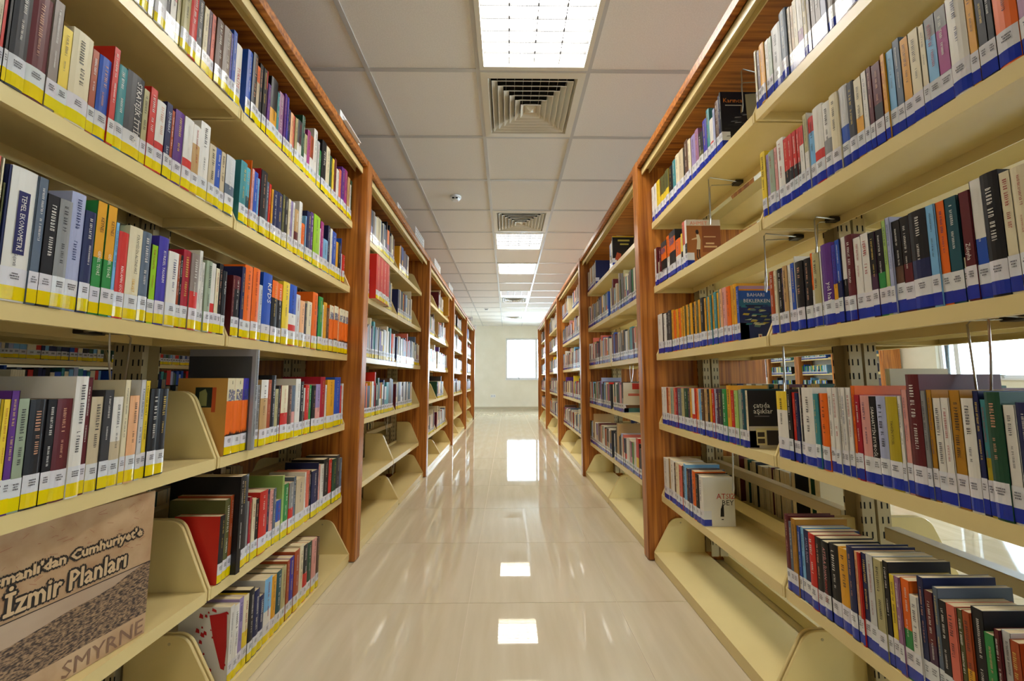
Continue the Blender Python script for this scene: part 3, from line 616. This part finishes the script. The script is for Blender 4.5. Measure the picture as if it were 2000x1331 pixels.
('R',5,'A','11485,170,202,maroon 11350,135,188,slate 11181,169,201,ochre 11054,128,186,blue 10929,125,188,lightblue 10739,190,186,navy 10523,216,185,red 10315,207,184,black 10101,214,182,black 9826,276,185,black 9552,274,186,amber 9369,182,200,navy 9268,101,195,peach 9201,67,196,red 9049,152,199,navy 8875,174,203,lightgrey 8674,200,201,khaki 8557,118,204,black 8425,130,183,yellow 8318,107,185,mauve 8131,187,187,orange/green 7979,152,165,white 7857,121,206,navy 7699,158,187,maroon/plum 7603,97,200,slate 7463,140,183,black 7306,157,184,salmon 7205,101,183,olive 7080,125,186,rust/amber 6901,179,199,black 6756,145,169,green 6676,79,182,maroon 6552,124,185,lightgrey 6422,130,178,rust'),
('R',5,'B','19807,581,194,white,m 19613,194,199,tan,m 19163,450,199,white,m 18981,181,193,brown,m 18594,387,199,cream,m 18290,305,194,salmon,m 18125,165,196,black,m 17835,289,209,lightblue,m 17648,188,195,plum,m 17404,244,197,navy,m 17314,90,198,slate,m 17021,292,197,orange,m 16684,338,191,black,m 16359,324,190,white,m'),
]
BOOKS = {}
mass = {'cover': MB(), 'pages': MB(), 'label': MB()}
def to_mass(parts, xf):
    for key, p in zip(('cover', 'pages', 'label', 'cover'), parts):
        mb = mass[key]; n = len(mb.v)
        mb.v.extend(xf(q) for q in p.v); mb.f.extend(tuple(i + n for i in f) for f in p.f); mb.c.extend(p.c)
def place(sg, x, y, z):
    """sg -1: spine faces +X (left rack), +1: spine faces -X"""
    if sg < 0: return lambda p: (x + p[0], y + p[1], z + p[2])
    return lambda p: (x - p[0], y - p[1], z + p[2])
rnd = random.Random(11)
for side, lev, sec, txt in DATA:
    sg = -1 if side == 'L' else 1
    sx = (SPB if lev == 6 else SPX)[side]
    items = [q.split(',') for q in txt.split()]
    # position counted from the divider between the two halves
    from_div = sorted(range(len(items)), key=lambda q: int(items[q][0]), reverse=(sec == 'A'))
    rank = {q: n + 1 for n, q in enumerate(from_div)}
    ym = {'L': 1.181, 'R': 1.177}[side]
    lo_, hi_ = min(int(q[0]) for q in items) / 1e4, max(int(q[0]) + int(q[1]) for q in items) / 1e4
    shift = min(0, ym - .0115 - hi_) if sec == 'A' else max(0, ym + .0115 - lo_) + min(0, 2.083 - .0115 - hi_)
    if (side, lev, sec) == ('L', 1, 'B'): shift = -.012
    for q, it in enumerate(items):
        y0, t, h = int(it[0]) / 1e4, int(it[1]) / 1e4, int(it[2]) / 1e3
        bands = it[3].split('/'); key = (side, lev, sec, q)
        single = len(it) < 5 or key in FORCE
        y0 += .0003 + shift; t = max(.003, t - .0006)
        hard = rnd.random() < .22 and t > .015
        d = min(.205, max(.118, h * rnd.uniform(.64, .72)))
        off = rnd.uniform(-.0035, .0005)
        if key in NOLABEL: off = .014; d = .212
        if key == ('L', 5, 'B', 4): d = .20
        parts = book_parts(t, h, d, bands, COVER.get(key, max(zip(frac(bands), bands))[1]), hard, rnd, 'y' if side == 'L' else 'b', True, near=(-1 if side == 'L' else 1), wrap=(.030 if key in WRAP else 0), marks=TITLES.get(key), label=key not in NOLABEL)
        x, y, z = sx + (off if side == 'L' else -off), y0 + t / 2, ZT[lev] + .0004
        if not single:
            to_mass(parts, place(sg, x, y, z)); continue
        bk = bpy.data.objects.new('book', parts[0].mesh('book', 'print', fix=False)); C.objects.link(bk)
        bk.location = (x, y, z); bk.rotation_euler.z = 0 if side == 'L' else math.pi
        cname = ' and '.join(dict.fromkeys(CW.get(c, c) for c in bands[:2]))
        adj = 'slim' if t < .013 else ('thick' if t > .032 else ('tall' if h > .215 else 'upright'))
        lab = '%s %s book, %s from divider, %s half, %s rack %s' % (adj, cname, ORD(rank[q]), 'near' if sec == 'A' else 'far', 'left' if side == 'L' else 'right', LEVW[lev])
        tag(bk, lab, 'book', 'books on the %s rack, %s' % ('left' if side == 'L' else 'right', LEVW[lev]))
        for nm, mt, p, cl in (('pages', 'page_paper', parts[1], False), ('spine_label', 'sticker', parts[2], True), ('spine_lettering', 'print', parts[3], True)):
            if p.f:
                o = bpy.data.objects.new(nm, p.mesh(nm, mt, color=cl, fix=False)); C.objects.link(o); o.parent = bk
                if nm == 'spine_lettering': o['kind'] = 'stuff'
        BOOKS[key] = (bk, t, h, d)

# covers that face the viewer -------------------------------------------------
def cover_art(key, elems, name='cover_print'):
    """elements on the near cover board; u from spine (0) to fore-edge (1), v from bottom to top (0..1)"""
    bk, t, h, d = BOOKS[key]
    sd = -1 if key[0] == 'L' else 1
    yy = sd * (t / 2)
    b = MB(); e = .0004
    for el in elems:
        kind, col = el[0], lin(el[1]); e += .00005
        P = lambda u, v: (-u * d, yy + sd * e, v * h)
        if kind == 'rect': u0, v0, u1, v1 = el[2:]; b.face([P(u0, v0), P(u1, v0), P(u1, v1), P(u0, v1)], col)
        elif kind == 'poly': b.face([P(u, v) for u, v in el[2]], col)
        elif kind == 'text':
            s, u0, v0, size = el[2:6]; vs, fs, wd = text_geo(s); k = size
            # on the left rack the viewer sees the board with the spine at its right edge
            if sd < 0: b.tri_mesh([(-u0 * d + v[0] * k, yy + sd * e, v0 * h + v[1] * k) for v in vs], fs, col)
            else: b.tri_mesh([(-u0 * d - v[0] * k, yy + sd * e, v0 * h + v[1] * k) for v in vs], fs, col)
    o = bpy.data.objects.new(name, b.mesh(name, 'print', fix=False)); C.objects.link(o); o.parent = bk
r2 = random.Random(5)
sea = [('rect', '1a2a6a', 0, 0, 1, .62), ('rect', '2a6a90', 0, .62, 1, .74)]
for k in range(40):
    u, v = r2.uniform(0, .85), r2.uniform(.22, .62); sea.append(('poly', r2.choice(['2c7a94', '1c3c74', '8a9468', 'b8a040', '14204a', '5c7c84', 'c8c8a8']), [(u, v), (u + .16, v + r2.uniform(-.01, .03)), (u + .2, v + .03), (u + .04, v + .035)]))
cover_art(('R', 3, 'B', 33), [('rect', '2458b4', 0, .55, 1, 1)] + sea + [('rect', 'b890b0', 0, .94, 1, 1), ('rect', 'e08a20', 0, .91, 1, .94), ('text', 'e8e8f0', 'BAHARI', .22, .80, .0125), ('text', 'e8e8f0', 'BEKLERKEN', .12, .69, .0125), ('rect', '14204a', .16, .615, .62, .645), ('rect', 'e8e0e0', .46, .03, .56, .11), ('rect', 'a82a28', .49, .045, .54, .085)])
wav = [('rect', '101420', 0, 0, 1, 1)]
for k in range(34):
    u, v = r2.uniform(.05, .8), r2.uniform(.12, .6); wav.append(('poly', r2.choice(['8a8c92', '50545c', '30343c', 'b0b0b4']), [(u, v), (u + .16, v + .012), (u + .18, v + .02), (u + .03, v + .014)]))
cover_art(('R', 1, 'B', 22), wav + [('poly', '9a9070', [(.62, .5), (.78, .46), (.95, .56), (1, .9), (.88, .97), (.6, .95)]), ('poly', '2a2620', [(.9, .5), (.98, .48), (.99, .8), (.93, .78)]), ('text', 'd87830', 'Karınca', .06, .80, .017), ('rect', 'b8b8b8', .1, .74, .5, .755)])
cover_art(('R', 2, 'B', 10), [('rect', 'a4632c', 0, 0, 1, 1), ('rect', '8a4a24', .45, .3, 1, 1), ('rect', 'd8c8b4', 0, .87, 1, 1), ('text', 'e07858', 'AHMET', .1, .885, .017),
    ('poly', '2a1c18', [(.27, .70), (.33, .68), (.36, .72), (.34, .78), (.28, .78), (.26, .74)]), ('poly', 'd8c8a8', [(.28, .68), (.36, .68), (.40, .56), (.38, .36), (.27, .36), (.30, .54)]), ('poly', 'd8b890', [(.29, .62), (.14, .58), (.14, .56), (.3, .58)]),
    ('poly', '3a241c', [(.28, .36), (.31, .36), (.30, .22), (.38, .06), (.34, .06), (.27, .2)]), ('poly', '3a241c', [(.33, .36), (.37, .36), (.37, .2), (.46, .05), (.42, .05), (.34, .18)]), ('rect', 'd8b080', .5, .62, .85, .64), ('rect', 'd8b080', .55, .47, .8, .505), ('rect', 'd8b080', .5, .40, .88, .435)])
cover_art(('R', 4, 'B', 31), [('rect', '17151c', 0, .38, 1, 1), ('rect', 'c8bfae', 0, 0, 1, .38), ('text', 'e8e4dc', 'çatıda', .14, .70, .017), ('text', 'e8e4dc', 'aşıklar', .14, .60, .017), ('rect', '6a6468', .16, .545, .56, .56),
    ('rect', 'd8cc9c', .18, .06, .45, .32), ('rect', '3c3430', .21, .20, .40, .28), ('rect', '3c3430', .21, .09, .40, .17), ('rect', 'd0c490', .16, .32, .9, .345), ('rect', '2c2830', .46, .06, .8, .31), ('rect', 'd0c490', .80, .05, .86, .32)])
cover_art(('R', 5, 'B', 13), [('text', 'c02820', 'ATSIZ', .42, .56, .021), ('text', '1c1a1c', 'BEY', .60, .43, .021), ('poly', '1c1a1c', [(.52, .20), (.64, .20), (.64, .44), (.60, .46), (.56, .38), (.54, .36)]), ('rect', '3a3434', .55, .135, .62, .155)])
cover_art(('L', 4, 'B', 0), [('rect', 'd09a4c', 0, 0, 1, 1), ('poly', '1e2a20', [(.30, .62), (.64, .62), (.64, .88), (.30, .88)]), ('poly', '8a8a54', [(.40, .64), (.56, .64), (.56, .82), (.44, .86), (.40, .8)]), ('rect', 'c05028', .22, .56, .30, .88)], 'cover_print')
spl = [('rect', 'e0dcd8', 0, 0, 1, 1)]
for k in range(26):
    u, v = r2.uniform(.02, .6), r2.uniform(.15, .95); s = r2.uniform(.02, .09); spl.append(('poly', 'b81c24', [(u, v), (u + s, v + s * .2), (u + s * .8, v + s * .9), (u + s * .1, v + s * .6)]))
cover_art(('L', 6, 'B', 0), spl + [('poly', 'b81c24', [(.05, .2), (.12, .22), (.3, .6), (.4, .9), (.2, .92), (.06, .95), (.03, .5)])])
cover_art(('L', 4, 'B', 3), [('rect', '4c4c50', 0, 0, 1, 1), ('rect', 'a6a4b0', 0, .93, 1, 1), ('rect', 'a09ea8', 0, 0, .05, 1)])

# ---------------------------------------------------------------- more distant books: one mass
KEYS = ['white'] * 7 + ['lightgrey'] * 4 + ['cream'] * 6 + ['beige'] * 5 + ['black'] * 7 + ['charcoal'] * 4 + ['navy'] * 4 + ['maroon'] * 3 + ['red'] * 2 + ['rust', 'brown', 'brown', 'tan', 'tan', 'taupe', 'taupe', 'slate', 'slate', 'lavender', 'lavender', 'lightblue', 'blue', 'purple', 'teal', 'green', 'darkgreen', 'olive', 'khaki', 'amber', 'orange', 'salmon', 'pink', 'mauve', 'grey', 'grey', 'yellow']
def run(sg, x, ya, yb, z, fill, st, rr, keys=KEYS, fromfar=False, first=None, label=True, hmax=.215, hfix=None):
    L = (yb - ya) * fill; y = 0; seq = list(first or [])
    while y < L - .012:
        t = rr.uniform(.012, .034)
        if rr.random() < .08: t = rr.uniform(.034, .05)
        if y + t > L: break
        c = seq.pop(0) if seq else rr.choice(keys)
        h = rr.choice([.186, .19, .2, .2, .205, rr.uniform(.17, hmax)])
        if rr.random() < .06: h = rr.uniform(.22, .27)
        if hfix: h = rr.uniform(*hfix)
        yc = (yb - y - t / 2) if fromfar else (ya + y + t / 2)
        bands = [c] if rr.random() < .75 else [c, rr.choice(keys)]
        o_ = rr.uniform(-.004, 0)
        to_mass(book_parts(t - .0006, h, h * .68, bands, c, False, rr, st, False, label=label), place(sg, x - sg * o_, yc, z + .0004)); y += t
def lone(key, sg, x, y, z, t, h, d, bands, cover, lab, st, wrap=0, marks=None, label=True):
    parts = book_parts(t, h, d, bands, cover, False, rnd, st, True, near=(-1 if sg < 0 else 1), wrap=wrap, marks=marks, label=label)
    bk = bpy.data.objects.new('book', parts[0].mesh('book', 'print', fix=False)); C.objects.link(bk)
    bk.location = (x, y, z + .0004); bk.rotation_euler.z = 0 if sg < 0 else math.pi
    tag(bk, lab, 'book', 'standout books in the farther bays')
    for nm, mt, p, cl in (('pages', 'page_paper', parts[1], False), ('spine_label', 'sticker', parts[2], True), ('spine_lettering', 'print', parts[3], True)):
        if p.f:
            o = bpy.data.objects.new(nm, p.mesh(nm, mt, color=cl, fix=False)); C.objects.link(o); o.parent = bk
            if nm == 'spine_lettering': o['kind'] = 'stuff'
    BOOKS[key] = (bk, t, h, d)
for q in range(4):
    lone(('L', 20, 'A', q), -1, -.790, 2.372 + .066 * q + .0325, ZT[2], .064, .275, .22, ['red'], 'red', '%s of four tall red volumes, second bay of the left rack, second shelf' % ('nearest', 'second', 'third', 'farthest')[q], 'y')
lone(('L', 20, 'A', 9), -1, -.80, 2.665, ZT[2], .03, .255, .20, ['charcoal'], 'charcoal', 'tall charcoal book right behind the four red volumes, left rack', 'y')
lone(('L', 30, 'B', 0), -1, -.775, 5.24, ZT[1], .05, .25, .21, ['ochre'], 'ochre', 'large mustard yellow book at the top of the left rack third bay', 'y', label=False)
lone(('R', 20, 'A', 0), 1, .779, 2.700, ZT[4], .014, .20, .145, ['cream'], 'cream', 'cream book with a ship cover, right rack second bay, fourth shelf', 'b', wrap=.03)
cover_art(('R', 20, 'A', 0), [('rect', 'd8d0bc', 0, 0, 1, 1), ('rect', '3a6a6a', 0, .02, 1, .16), ('poly', '6a4a34', [(.1, .16), (.9, .16), (.96, .26), (.06, .26)]), ('rect', 'c83428', .4, .78, .75, .98), ('rect', 'c87060', .2, .56, .85, .64)])
lone(('R', 20, 'A', 1), 1, .779, 2.885, ZT[1], .016, .225, .16, ['black'], 'black', 'black book with yellow lettering on its cover, right rack second bay, top shelf', 'b', wrap=.03)
cover_art(('R', 20, 'A', 1), [('rect', '181614', 0, 0, 1, 1), ('rect', 'c8a020', 0, .96, 1, 1), ('rect', 'b8a848', .25, .82, .8, .88), ('rect', 'b8a848', .35, .70, .75, .75), ('poly', 'a84a28', [(.1, .2), (.35, .18), (.4, .4), (.2, .45)])])
lone(('R', 20, 'B', 0), 1, .779, 3.455, ZT[1], .016, .215, .16, ['charcoal'], 'navy', 'dark book facing the viewer, right rack second bay, top shelf, farther half', 'b', wrap=.03)
rr = random.Random(77)
FL = {(1, 1): (.86, .36), (1, 2): (.72, .55), (1, 3): (.97, .95), (1, 4): (.97, .62), (1, 5): (.26, 0),
      (2, 1): (.35, .42), (2, 2): (.75, .7), (2, 3): (.9, .9), (2, 4): (.4, .55), (2, 5): (.85, .8),
      (3, 1): (.8, .7), (3, 2): (.9, .8), (3, 3): (.9, .9), (3, 4): (.9, .7), (3, 5): (.3, 0),
      (4, 1): (.9, .3), (4, 2): (.8, .9), (4, 3): (.9, .9), (4, 4): (.7, .8), (4, 5): (0, 0)}
for k in range(1, 5):
    y0, y1 = YB[k] + UT, YB[k + 1]; ym = (y0 + y1) / 2
    for lev in range(1, 6):
        fa, fb = FL[(k, lev)]
        z = ZT[lev]
        if (k, lev) == (1, 2):
            run(-1, -.826, y0 + .0125, 2.370, z, 1, 'y', rr); run(-1, -.826, 2.684, ym - .0125, z, .5, 'y', rr, keys=['black', 'charcoal', 'slate', 'cream'])
        else: run(-1, -.826, y0 + .0125, ym - .0125, z, fa, 'y', rr)
        run(-1, -.826, ym + .0125, y1 - .0125, z, fb, 'y', rr)
        g = {1: .66, 2: .98, 3: .98, 4: .98, 5: .97}[lev]
        sa = {1: 2.894, 4: 2.708}.get(lev) if k == 1 else None
        run(1, .779, sa or y0 + .0125, ym - .0125, z, 1 if sa else g, 'b', rr, fromfar=True)
        sb = 3.464 if (k, lev) == (1, 1) else None
        run(1, .779, sb or ym + .0125, y1 - .0125, z, 1 if sb else g, 'b', rr, fromfar=True)
# nearest bay: what stands out of frame towards the viewer, and the other faces of the two racks
for lev, yl, yr in ((1, .80, .76), (2, .58, .53), (3, .62, .56), (4, .65, .59), (5, None, .63)):
    if yl: run(-1, -.826, .312, yl - .004, ZT[lev], 1, 'y', rr)
    run(1, .779, .312, yr - .004, ZT[lev], 1, 'b', rr)
for k in range(0, 5):
    y0, y1 = YB[k] + UT, YB[k + 1]; ym = (y0 + y1) / 2 if k else 1.179
    for lev in range(1, 7):
        z = ZT[lev]; ob = .037 if lev == 6 else .073
        for a, c2 in ((y0 + .0125, ym - .0125), (ym + .0125, y1 - .0125)):
            if lev < 6: run(1, -(XL + DEPTH - .074), a, c2, z, .97 if lev < 4 else .8, 'y', rr, keys=['black', 'navy', 'charcoal', 'maroon', 'darkgreen', 'slate', 'cream', 'blue', 'teal', 'brown'])
            if lev in (4, 5): run(-1, XR + DEPTH - .074, a, c2, z, ({4: .28, 5: 0} if (k == 0 and a < 1) else {4: .8, 5: .7})[lev], 'b', rr, keys=['black', 'maroon', 'darkgreen', 'beige', 'cream', 'navy', 'taupe', 'white'], fromfar=True)
for k in range(2):
    y0, y1 = YB[k] + UT, YB[k + 1]; ym = (y0 + y1) / 2
    for lev in range(1, 6):
        for a, c2 in ((y0 + .0125, ym - .0125), (ym + .0125, y1 - .0125)):
            run(-1, -2.86 - .073, a, c2, ZT[lev], .97, 'y', rr, hfix=((.27, .31) if lev == 4 else None), keys=['blue', 'navy', 'slate', 'lightblue', 'red', 'cream', 'teal', 'lavender', 'black', 'darkgreen'])
for a, c2 in ((7.78, 8.80), (8.95, 9.97), (10.12, 11.14)):
    for lev in range(1, 6): run(1, 7.30 + .075, a + .012, c2 - .012, ZT[lev], .8, 'b', rr, keys=['lightblue', 'blue', 'navy', 'white', 'lavender', 'teal', 'yellow', 'black', 'green'], fromfar=True)
mo = tag(mass['cover'].build('books', 'print', color=True, fix=False), 'many smaller books filling the distant shelves and narrow gaps of both racks', 'book', None, 'stuff')
for nm, mt, key in (('book_pages', 'page_paper', 'pages'), ('book_labels', 'sticker', 'label')):
    tag(mass[key].build(nm, mt, mo, color=(key == 'label'), fix=False), kind='stuff')
# ---------------------------------------------------------------- big volume facing out on the left rack
zb = ZT[5] + .0006
al = math.radians(8); hh, wa = .318, .40
def A(u, w, z):
    """on the turned volume: u from its right edge leftwards, w outwards from the face, z above the shelf"""
    return (-.836 - math.sin(al) * u + math.cos(al) * w, .993 - math.cos(al) * u - math.sin(al) * w, zb + z)
bb = empty('atlas', A(wa / 2, -.015, 0))
def abox(b, u0, u1, w0, w1, z0, z1):
    b.tri_mesh([A(u, w, z) for z in (z0, z1) for w in (w0, w1) for u in (u0, u1)], [(0, 2, 3, 1), (4, 5, 7, 6), (0, 1, 5, 4), (2, 6, 7, 3), (0, 4, 6, 2), (1, 3, 7, 5)])
b = MB(); abox(b, .005, wa - .004, -.026, -.004, .004, hh - .004); b.build('pages', 'page_paper', bb)
m_, nt_, p_ = mat('atlas_paper', lin('c8a888'), .38, .45); noise_mix(nt_, p_, lin('b8926e'), lin('d2b490'), 14, 'Object', 6, (1, 1, 1), .35, .65)
m_, nt_, p_ = mat('atlas_town', lin('8a6a54'), .38, .45); noise_mix(nt_, p_, lin('3c302e'), lin('b09070'), 240, 'Object', 6, (1, .6, 1.4), .40, .64)
m_, nt_, p_ = mat('atlas_sky', lin('c4ac94'), .38, .45); noise_mix(nt_, p_, lin('b49a84'), lin('cbb49c'), 5, 'Object', 3, (1, 1, 3), .3, .7)
b = MB(); abox(b, 0, wa, -.004, 0, 0, hh); abox(b, 0, wa, -.030, -.026, 0, hh); abox(b, wa - .004, wa, -.026, -.004, 0, hh); bevel(b.build('cover', 'atlas_paper', bb), .001)
def aq(nm, mt, pts, w): b = MB(); b.face([A(u, w, z) for u, z in pts]); return b.build(nm, mt, bb, fix=False)
aq('cover_photograph', 'atlas_sky', [(.001, .046), (wa - .004, .046), (wa - .004, .158), (.001, .158)], .0004)
aq('cover_photograph', 'atlas_town', [(.001, .046), (wa - .004, .046), (wa - .004, .112), (.24, .116), (.19, .124), (.15, .131), (.11, .133), (.075, .139), (.045, .150), (.02, .157), (.001, .158)], .0006)
mat('ink_black', lin('241c1a'), .5); mat('ink_sand', lin('dcbf98'), .42); mat('ink_brown', lin('8c6c58'), .5); mat('ink_red', lin('a8604c'), .5)
aq('cover_rule', 'ink_black', [(.001, .158), (wa - .004, .158), (wa - .004, .1598), (.001, .1598)], .0008)
def atext(s, ur, z, k, kx, mt, w, grow=0, nm='cover_title'):
    """ur: right end of the line; k cap height, kx width factor"""
    vs, fs, wd = text_geo(s); b = MB()
    offs = [(grow * math.cos(a), grow * math.sin(a)) for a in np.linspace(0, 2 * math.pi, 9)[:-1]] + [(0, 0)]
    for n, (ou, oz) in enumerate(offs): b.tri_mesh([A(ur + (wd - v[0]) * k * kx + ou, w + n * 4e-6, z + v[1] * k + oz) for v in vs], fs)
    b.build(nm, mt, bb, fix=False)
wt = text_geo('İzmir Planları')[2]; ws = text_geo("Osmanlı'dan Cumhuriyet'e")[2]
for s, ur, z, k, kx in (("Osmanlı'dan Cumhuriyet'e", .026, .226, .0185, .262 / (ws * .0185)), ('İzmir Planları', .056, .170, .0375, .195 / (wt * .0375))):
    atext(s, ur, z, k, kx, 'ink_black', .0010, .0050); atext(s, ur, z, k, kx, 'ink_sand', .0014, .0011)
atext('SMYRNE', .006, .005, .032, .150 / (text_geo('SMYRNE')[2] * .032), 'ink_brown', .0008, .0002)
b = MB()
for k in range(70):
    u, z, s = r2.uniform(.02, wa - .03), r2.uniform(.20, .305), r2.uniform(.004, .02)
    a = r2.uniform(0, 3.1); b.face([A(u, .0006, z), A(u + s * math.cos(a), .0006, z + s * .5 * math.sin(a)), A(u + s * math.cos(a), .0006, z + s * .5 * math.sin(a) + .0007), A(u, .0006, z + .0007)])
tag(b.build('map_lines', 'ink_red', bb, fix=False), kind='stuff')
tag(bb, 'large sepia atlas of city plans facing out on the left rack fifth shelf', 'book')

# ---------------------------------------------------------------- hanging wire book supports
def wire(sg, xf, y, zr, reach, drop, lab, wd=.05, back=.0, tilt=0):
    """hairpin of bent wire clipped under a shelf: two arms run forward from a clip, drop and join in a loop"""
    X = lambda d: sg * (xf + d)
    d0 = .25 - back; d1 = d0 - reach
    root = empty('wire_book_support', (X(d0), y, zr))
    pts = [(X(d0 + .02), y - wd * .2, zr - .012), (X(d1), y - wd, zr - .014), (X(d1 - .006), y - wd, zr - .022), (X(d1 - .004), y - wd * .9, zr - drop * .55), (X(d1 + .002), y - wd * .7, zr - drop + .02), (X(d1 + .006), y - wd * .45, zr - drop), (X(d1 + .012), y - wd * .1, zr - drop + .008),
           (X(d1 + .03), y + wd * .25 + tilt, zr - drop * .5), (X(d1 + .034), y + wd * .35 + tilt, zr - .022), (X(d1 + .04), y + wd * .3 + tilt, zr - .014), (X(d0 + .02), y + wd * .2, zr - .012)]
    b = MB(); b.tube(pts, .0019, 6); b.build('wire_loop', 'steel_wire', root)
    b = MB(); b.box(min(X(d0 - .004), X(d0 + .035)), max(X(d0 - .004), X(d0 + .035)), y - wd * .35, y + wd * .35, zr - .017, zr - .004); bevel(b.build('clip', 'black_plastic', root), .002)
    tag(root, lab, 'book support', 'hanging wire book supports')
under = lambda lv: ZT[lv] - .003
wire(1, XR, 1.36, 2.010, .12, .155, 'thin wire book support hanging from the right rack top before the dark cover')
wire(1, XR, 1.60, under(1), .13, .20, 'bent wire book support hanging beside the brown cover with a walking figure', .05)
wire(1, XR, 1.29, under(2), .12, .20, 'bent wire book support dangling in front of the blue seascape cover', .045)
wire(1, XR, 1.235, under(3), .12, .22, 'bent wire book support hanging before the black cover with a house', .045)
wire(1, XR, 1.55, under(4), .12, .20, 'bent wire book support resting against the plain white cover', .05)
wire(1, XR, .74, under(3), .10, .17, 'bent wire book support against the bright window, right rack', .05)
wire(-1, XL, .98, under(3), .10, .16, 'bent wire book support above the row of black and maroon books, left rack', .07)
wire(1, XR, 1.14, under(2), .06, .12, 'short wire book support clipped under the right rack second shelf divider', .03)
wire(-1, XL, 3.1, under(4), .10, .17, 'wire book support hanging in the second bay of the left rack, lower gap', .04)
wire(-1, XL, 3.3, under(5), .10, .17, 'wire book support hanging over the bottom shelf, second bay of the left rack', .04)
wire(1, XR, 3.0, 2.010, .12, .15, 'wire book support under the top of the second bay, right rack', .04)
wire(1, XR, 2.75, under(3), .12, .17, 'wire book support in the second bay of the right rack above the fourth shelf', .04)
wire(1, XR, 2.55, under(5), .10, .16, 'wire book support over the empty bottom shelf, second bay of the right rack', .04)

# ---------------------------------------------------------------- signs on top of the left rack
def top_sign(y0, y1, hgt, lab, x=-.80):
    root = empty('shelf_sign', (x, (y0 + y1) / 2, 2.0925))
    b = MB(); b.box(x - .0015, x + .0015, y0, y1, 2.0965, 2.0925 + hgt); b.build('sign_plate', 'white_plastic', root)
    b = MB(); b.box(x - .02, x + .02, y0 + .03, y1 - .03, 2.0925, 2.0965); b.build('sign_foot', 'white_plastic', root)
    b = MB(); rs = random.Random(int(y0 * 100))
    nl = max(1, int(hgt / .03))
    for r_ in range(nl):
        z = 2.0925 + hgt - .022 - r_ * .026; y = y0 + .03
        while y < y1 - .05:
            g = rs.uniform(.005, .012); b.face([(x + .0018, y, z), (x + .0018, y + g, z), (x + .0018, y + g, z + .012), (x + .0018, y, z + .012)], lin('8a8c90')); y += g + .004
    tag(b.build('sign_lettering', 'print', root, color=True, fix=False), kind='stuff')
    tag(root, lab, 'sign', 'white subject signs on the left rack')
top_sign(1.72, 1.96, .035, 'low white sign strip on the nearest bay of the left rack', -.762)
top_sign(2.68, 2.90, .035, 'low white sign strip on the second bay of the left rack', -.762)
top_sign(3.38, 3.74, .14, 'tall white sign at the end of the left rack second bay')
top_sign(4.30, 4.68, .14, 'tall white sign on the third bay of the left rack')
top_sign(5.40, 5.78, .14, 'tall white sign near the fourth bay of the left rack')

# ---------------------------------------------------------------- small things at the far end
x, z = -.44, .40
so = empty('wall_socket', (x, YW1, z))
b = MB(); b.box(x - .075, x + .075, YW1 - .011, YW1 - .001, z - .04, z + .04); bevel(b.build('socket_plate', 'white_plastic', so), .004)
for s in (-1, 1):
    b = MB(); b.tube([(x + s * .036, YW1 - .0125, z), (x + s * .036, YW1 - .010, z)], .020, 14); b.build('socket_face', 'grid_metal', so)
tag(so, 'white double wall socket low on the end wall', 'socket')
for (x, y, z, w, lab, col) in ((-1.02, 9.6, 2.36, .36, 'small hanging ceiling sign with grey lettering at the far end', '6c7078'), (-1.05, 10.9, 2.33, .40, 'small hanging ceiling sign with reddish lettering at the far end', 'b8644c')):
    hs = empty('hanging_sign', (x, y, z))
    b = MB(); b.box(x - w / 2, x + w / 2, y - .004, y + .004, z - .06, z + .06); bevel(b.build('sign_board', 'white_plastic', hs), .001)
    for s in (-1, 1):
        b = MB(); b.tube([(x + s * w * .4, y, z + .06), (x + s * w * .4, y, ZC)], .0015, 5); b.build('hanger', 'steel_wire', hs)
    b = MB()
    for r_ in range(2):
        for q in range(9): b.face([(x - w * .38 + q * w * .085, y - .0045, z - .032 + r_ * .04), (x - w * .38 + q * w * .085 + w * .06, y - .0045, z - .032 + r_ * .04), (x - w * .38 + q * w * .085 + w * .06, y - .0045, z - .012 + r_ * .04), (x - w * .38 + q * w * .085, y - .0045, z - .012 + r_ * .04)], lin(col))
    tag(b.build('sign_lettering', 'print', hs, color=True, fix=False), kind='stuff')
    tag(hs, lab, 'sign', 'hanging ceiling signs')
for o in bpy.data.objects:
    if '_org' in o: del o['_org']
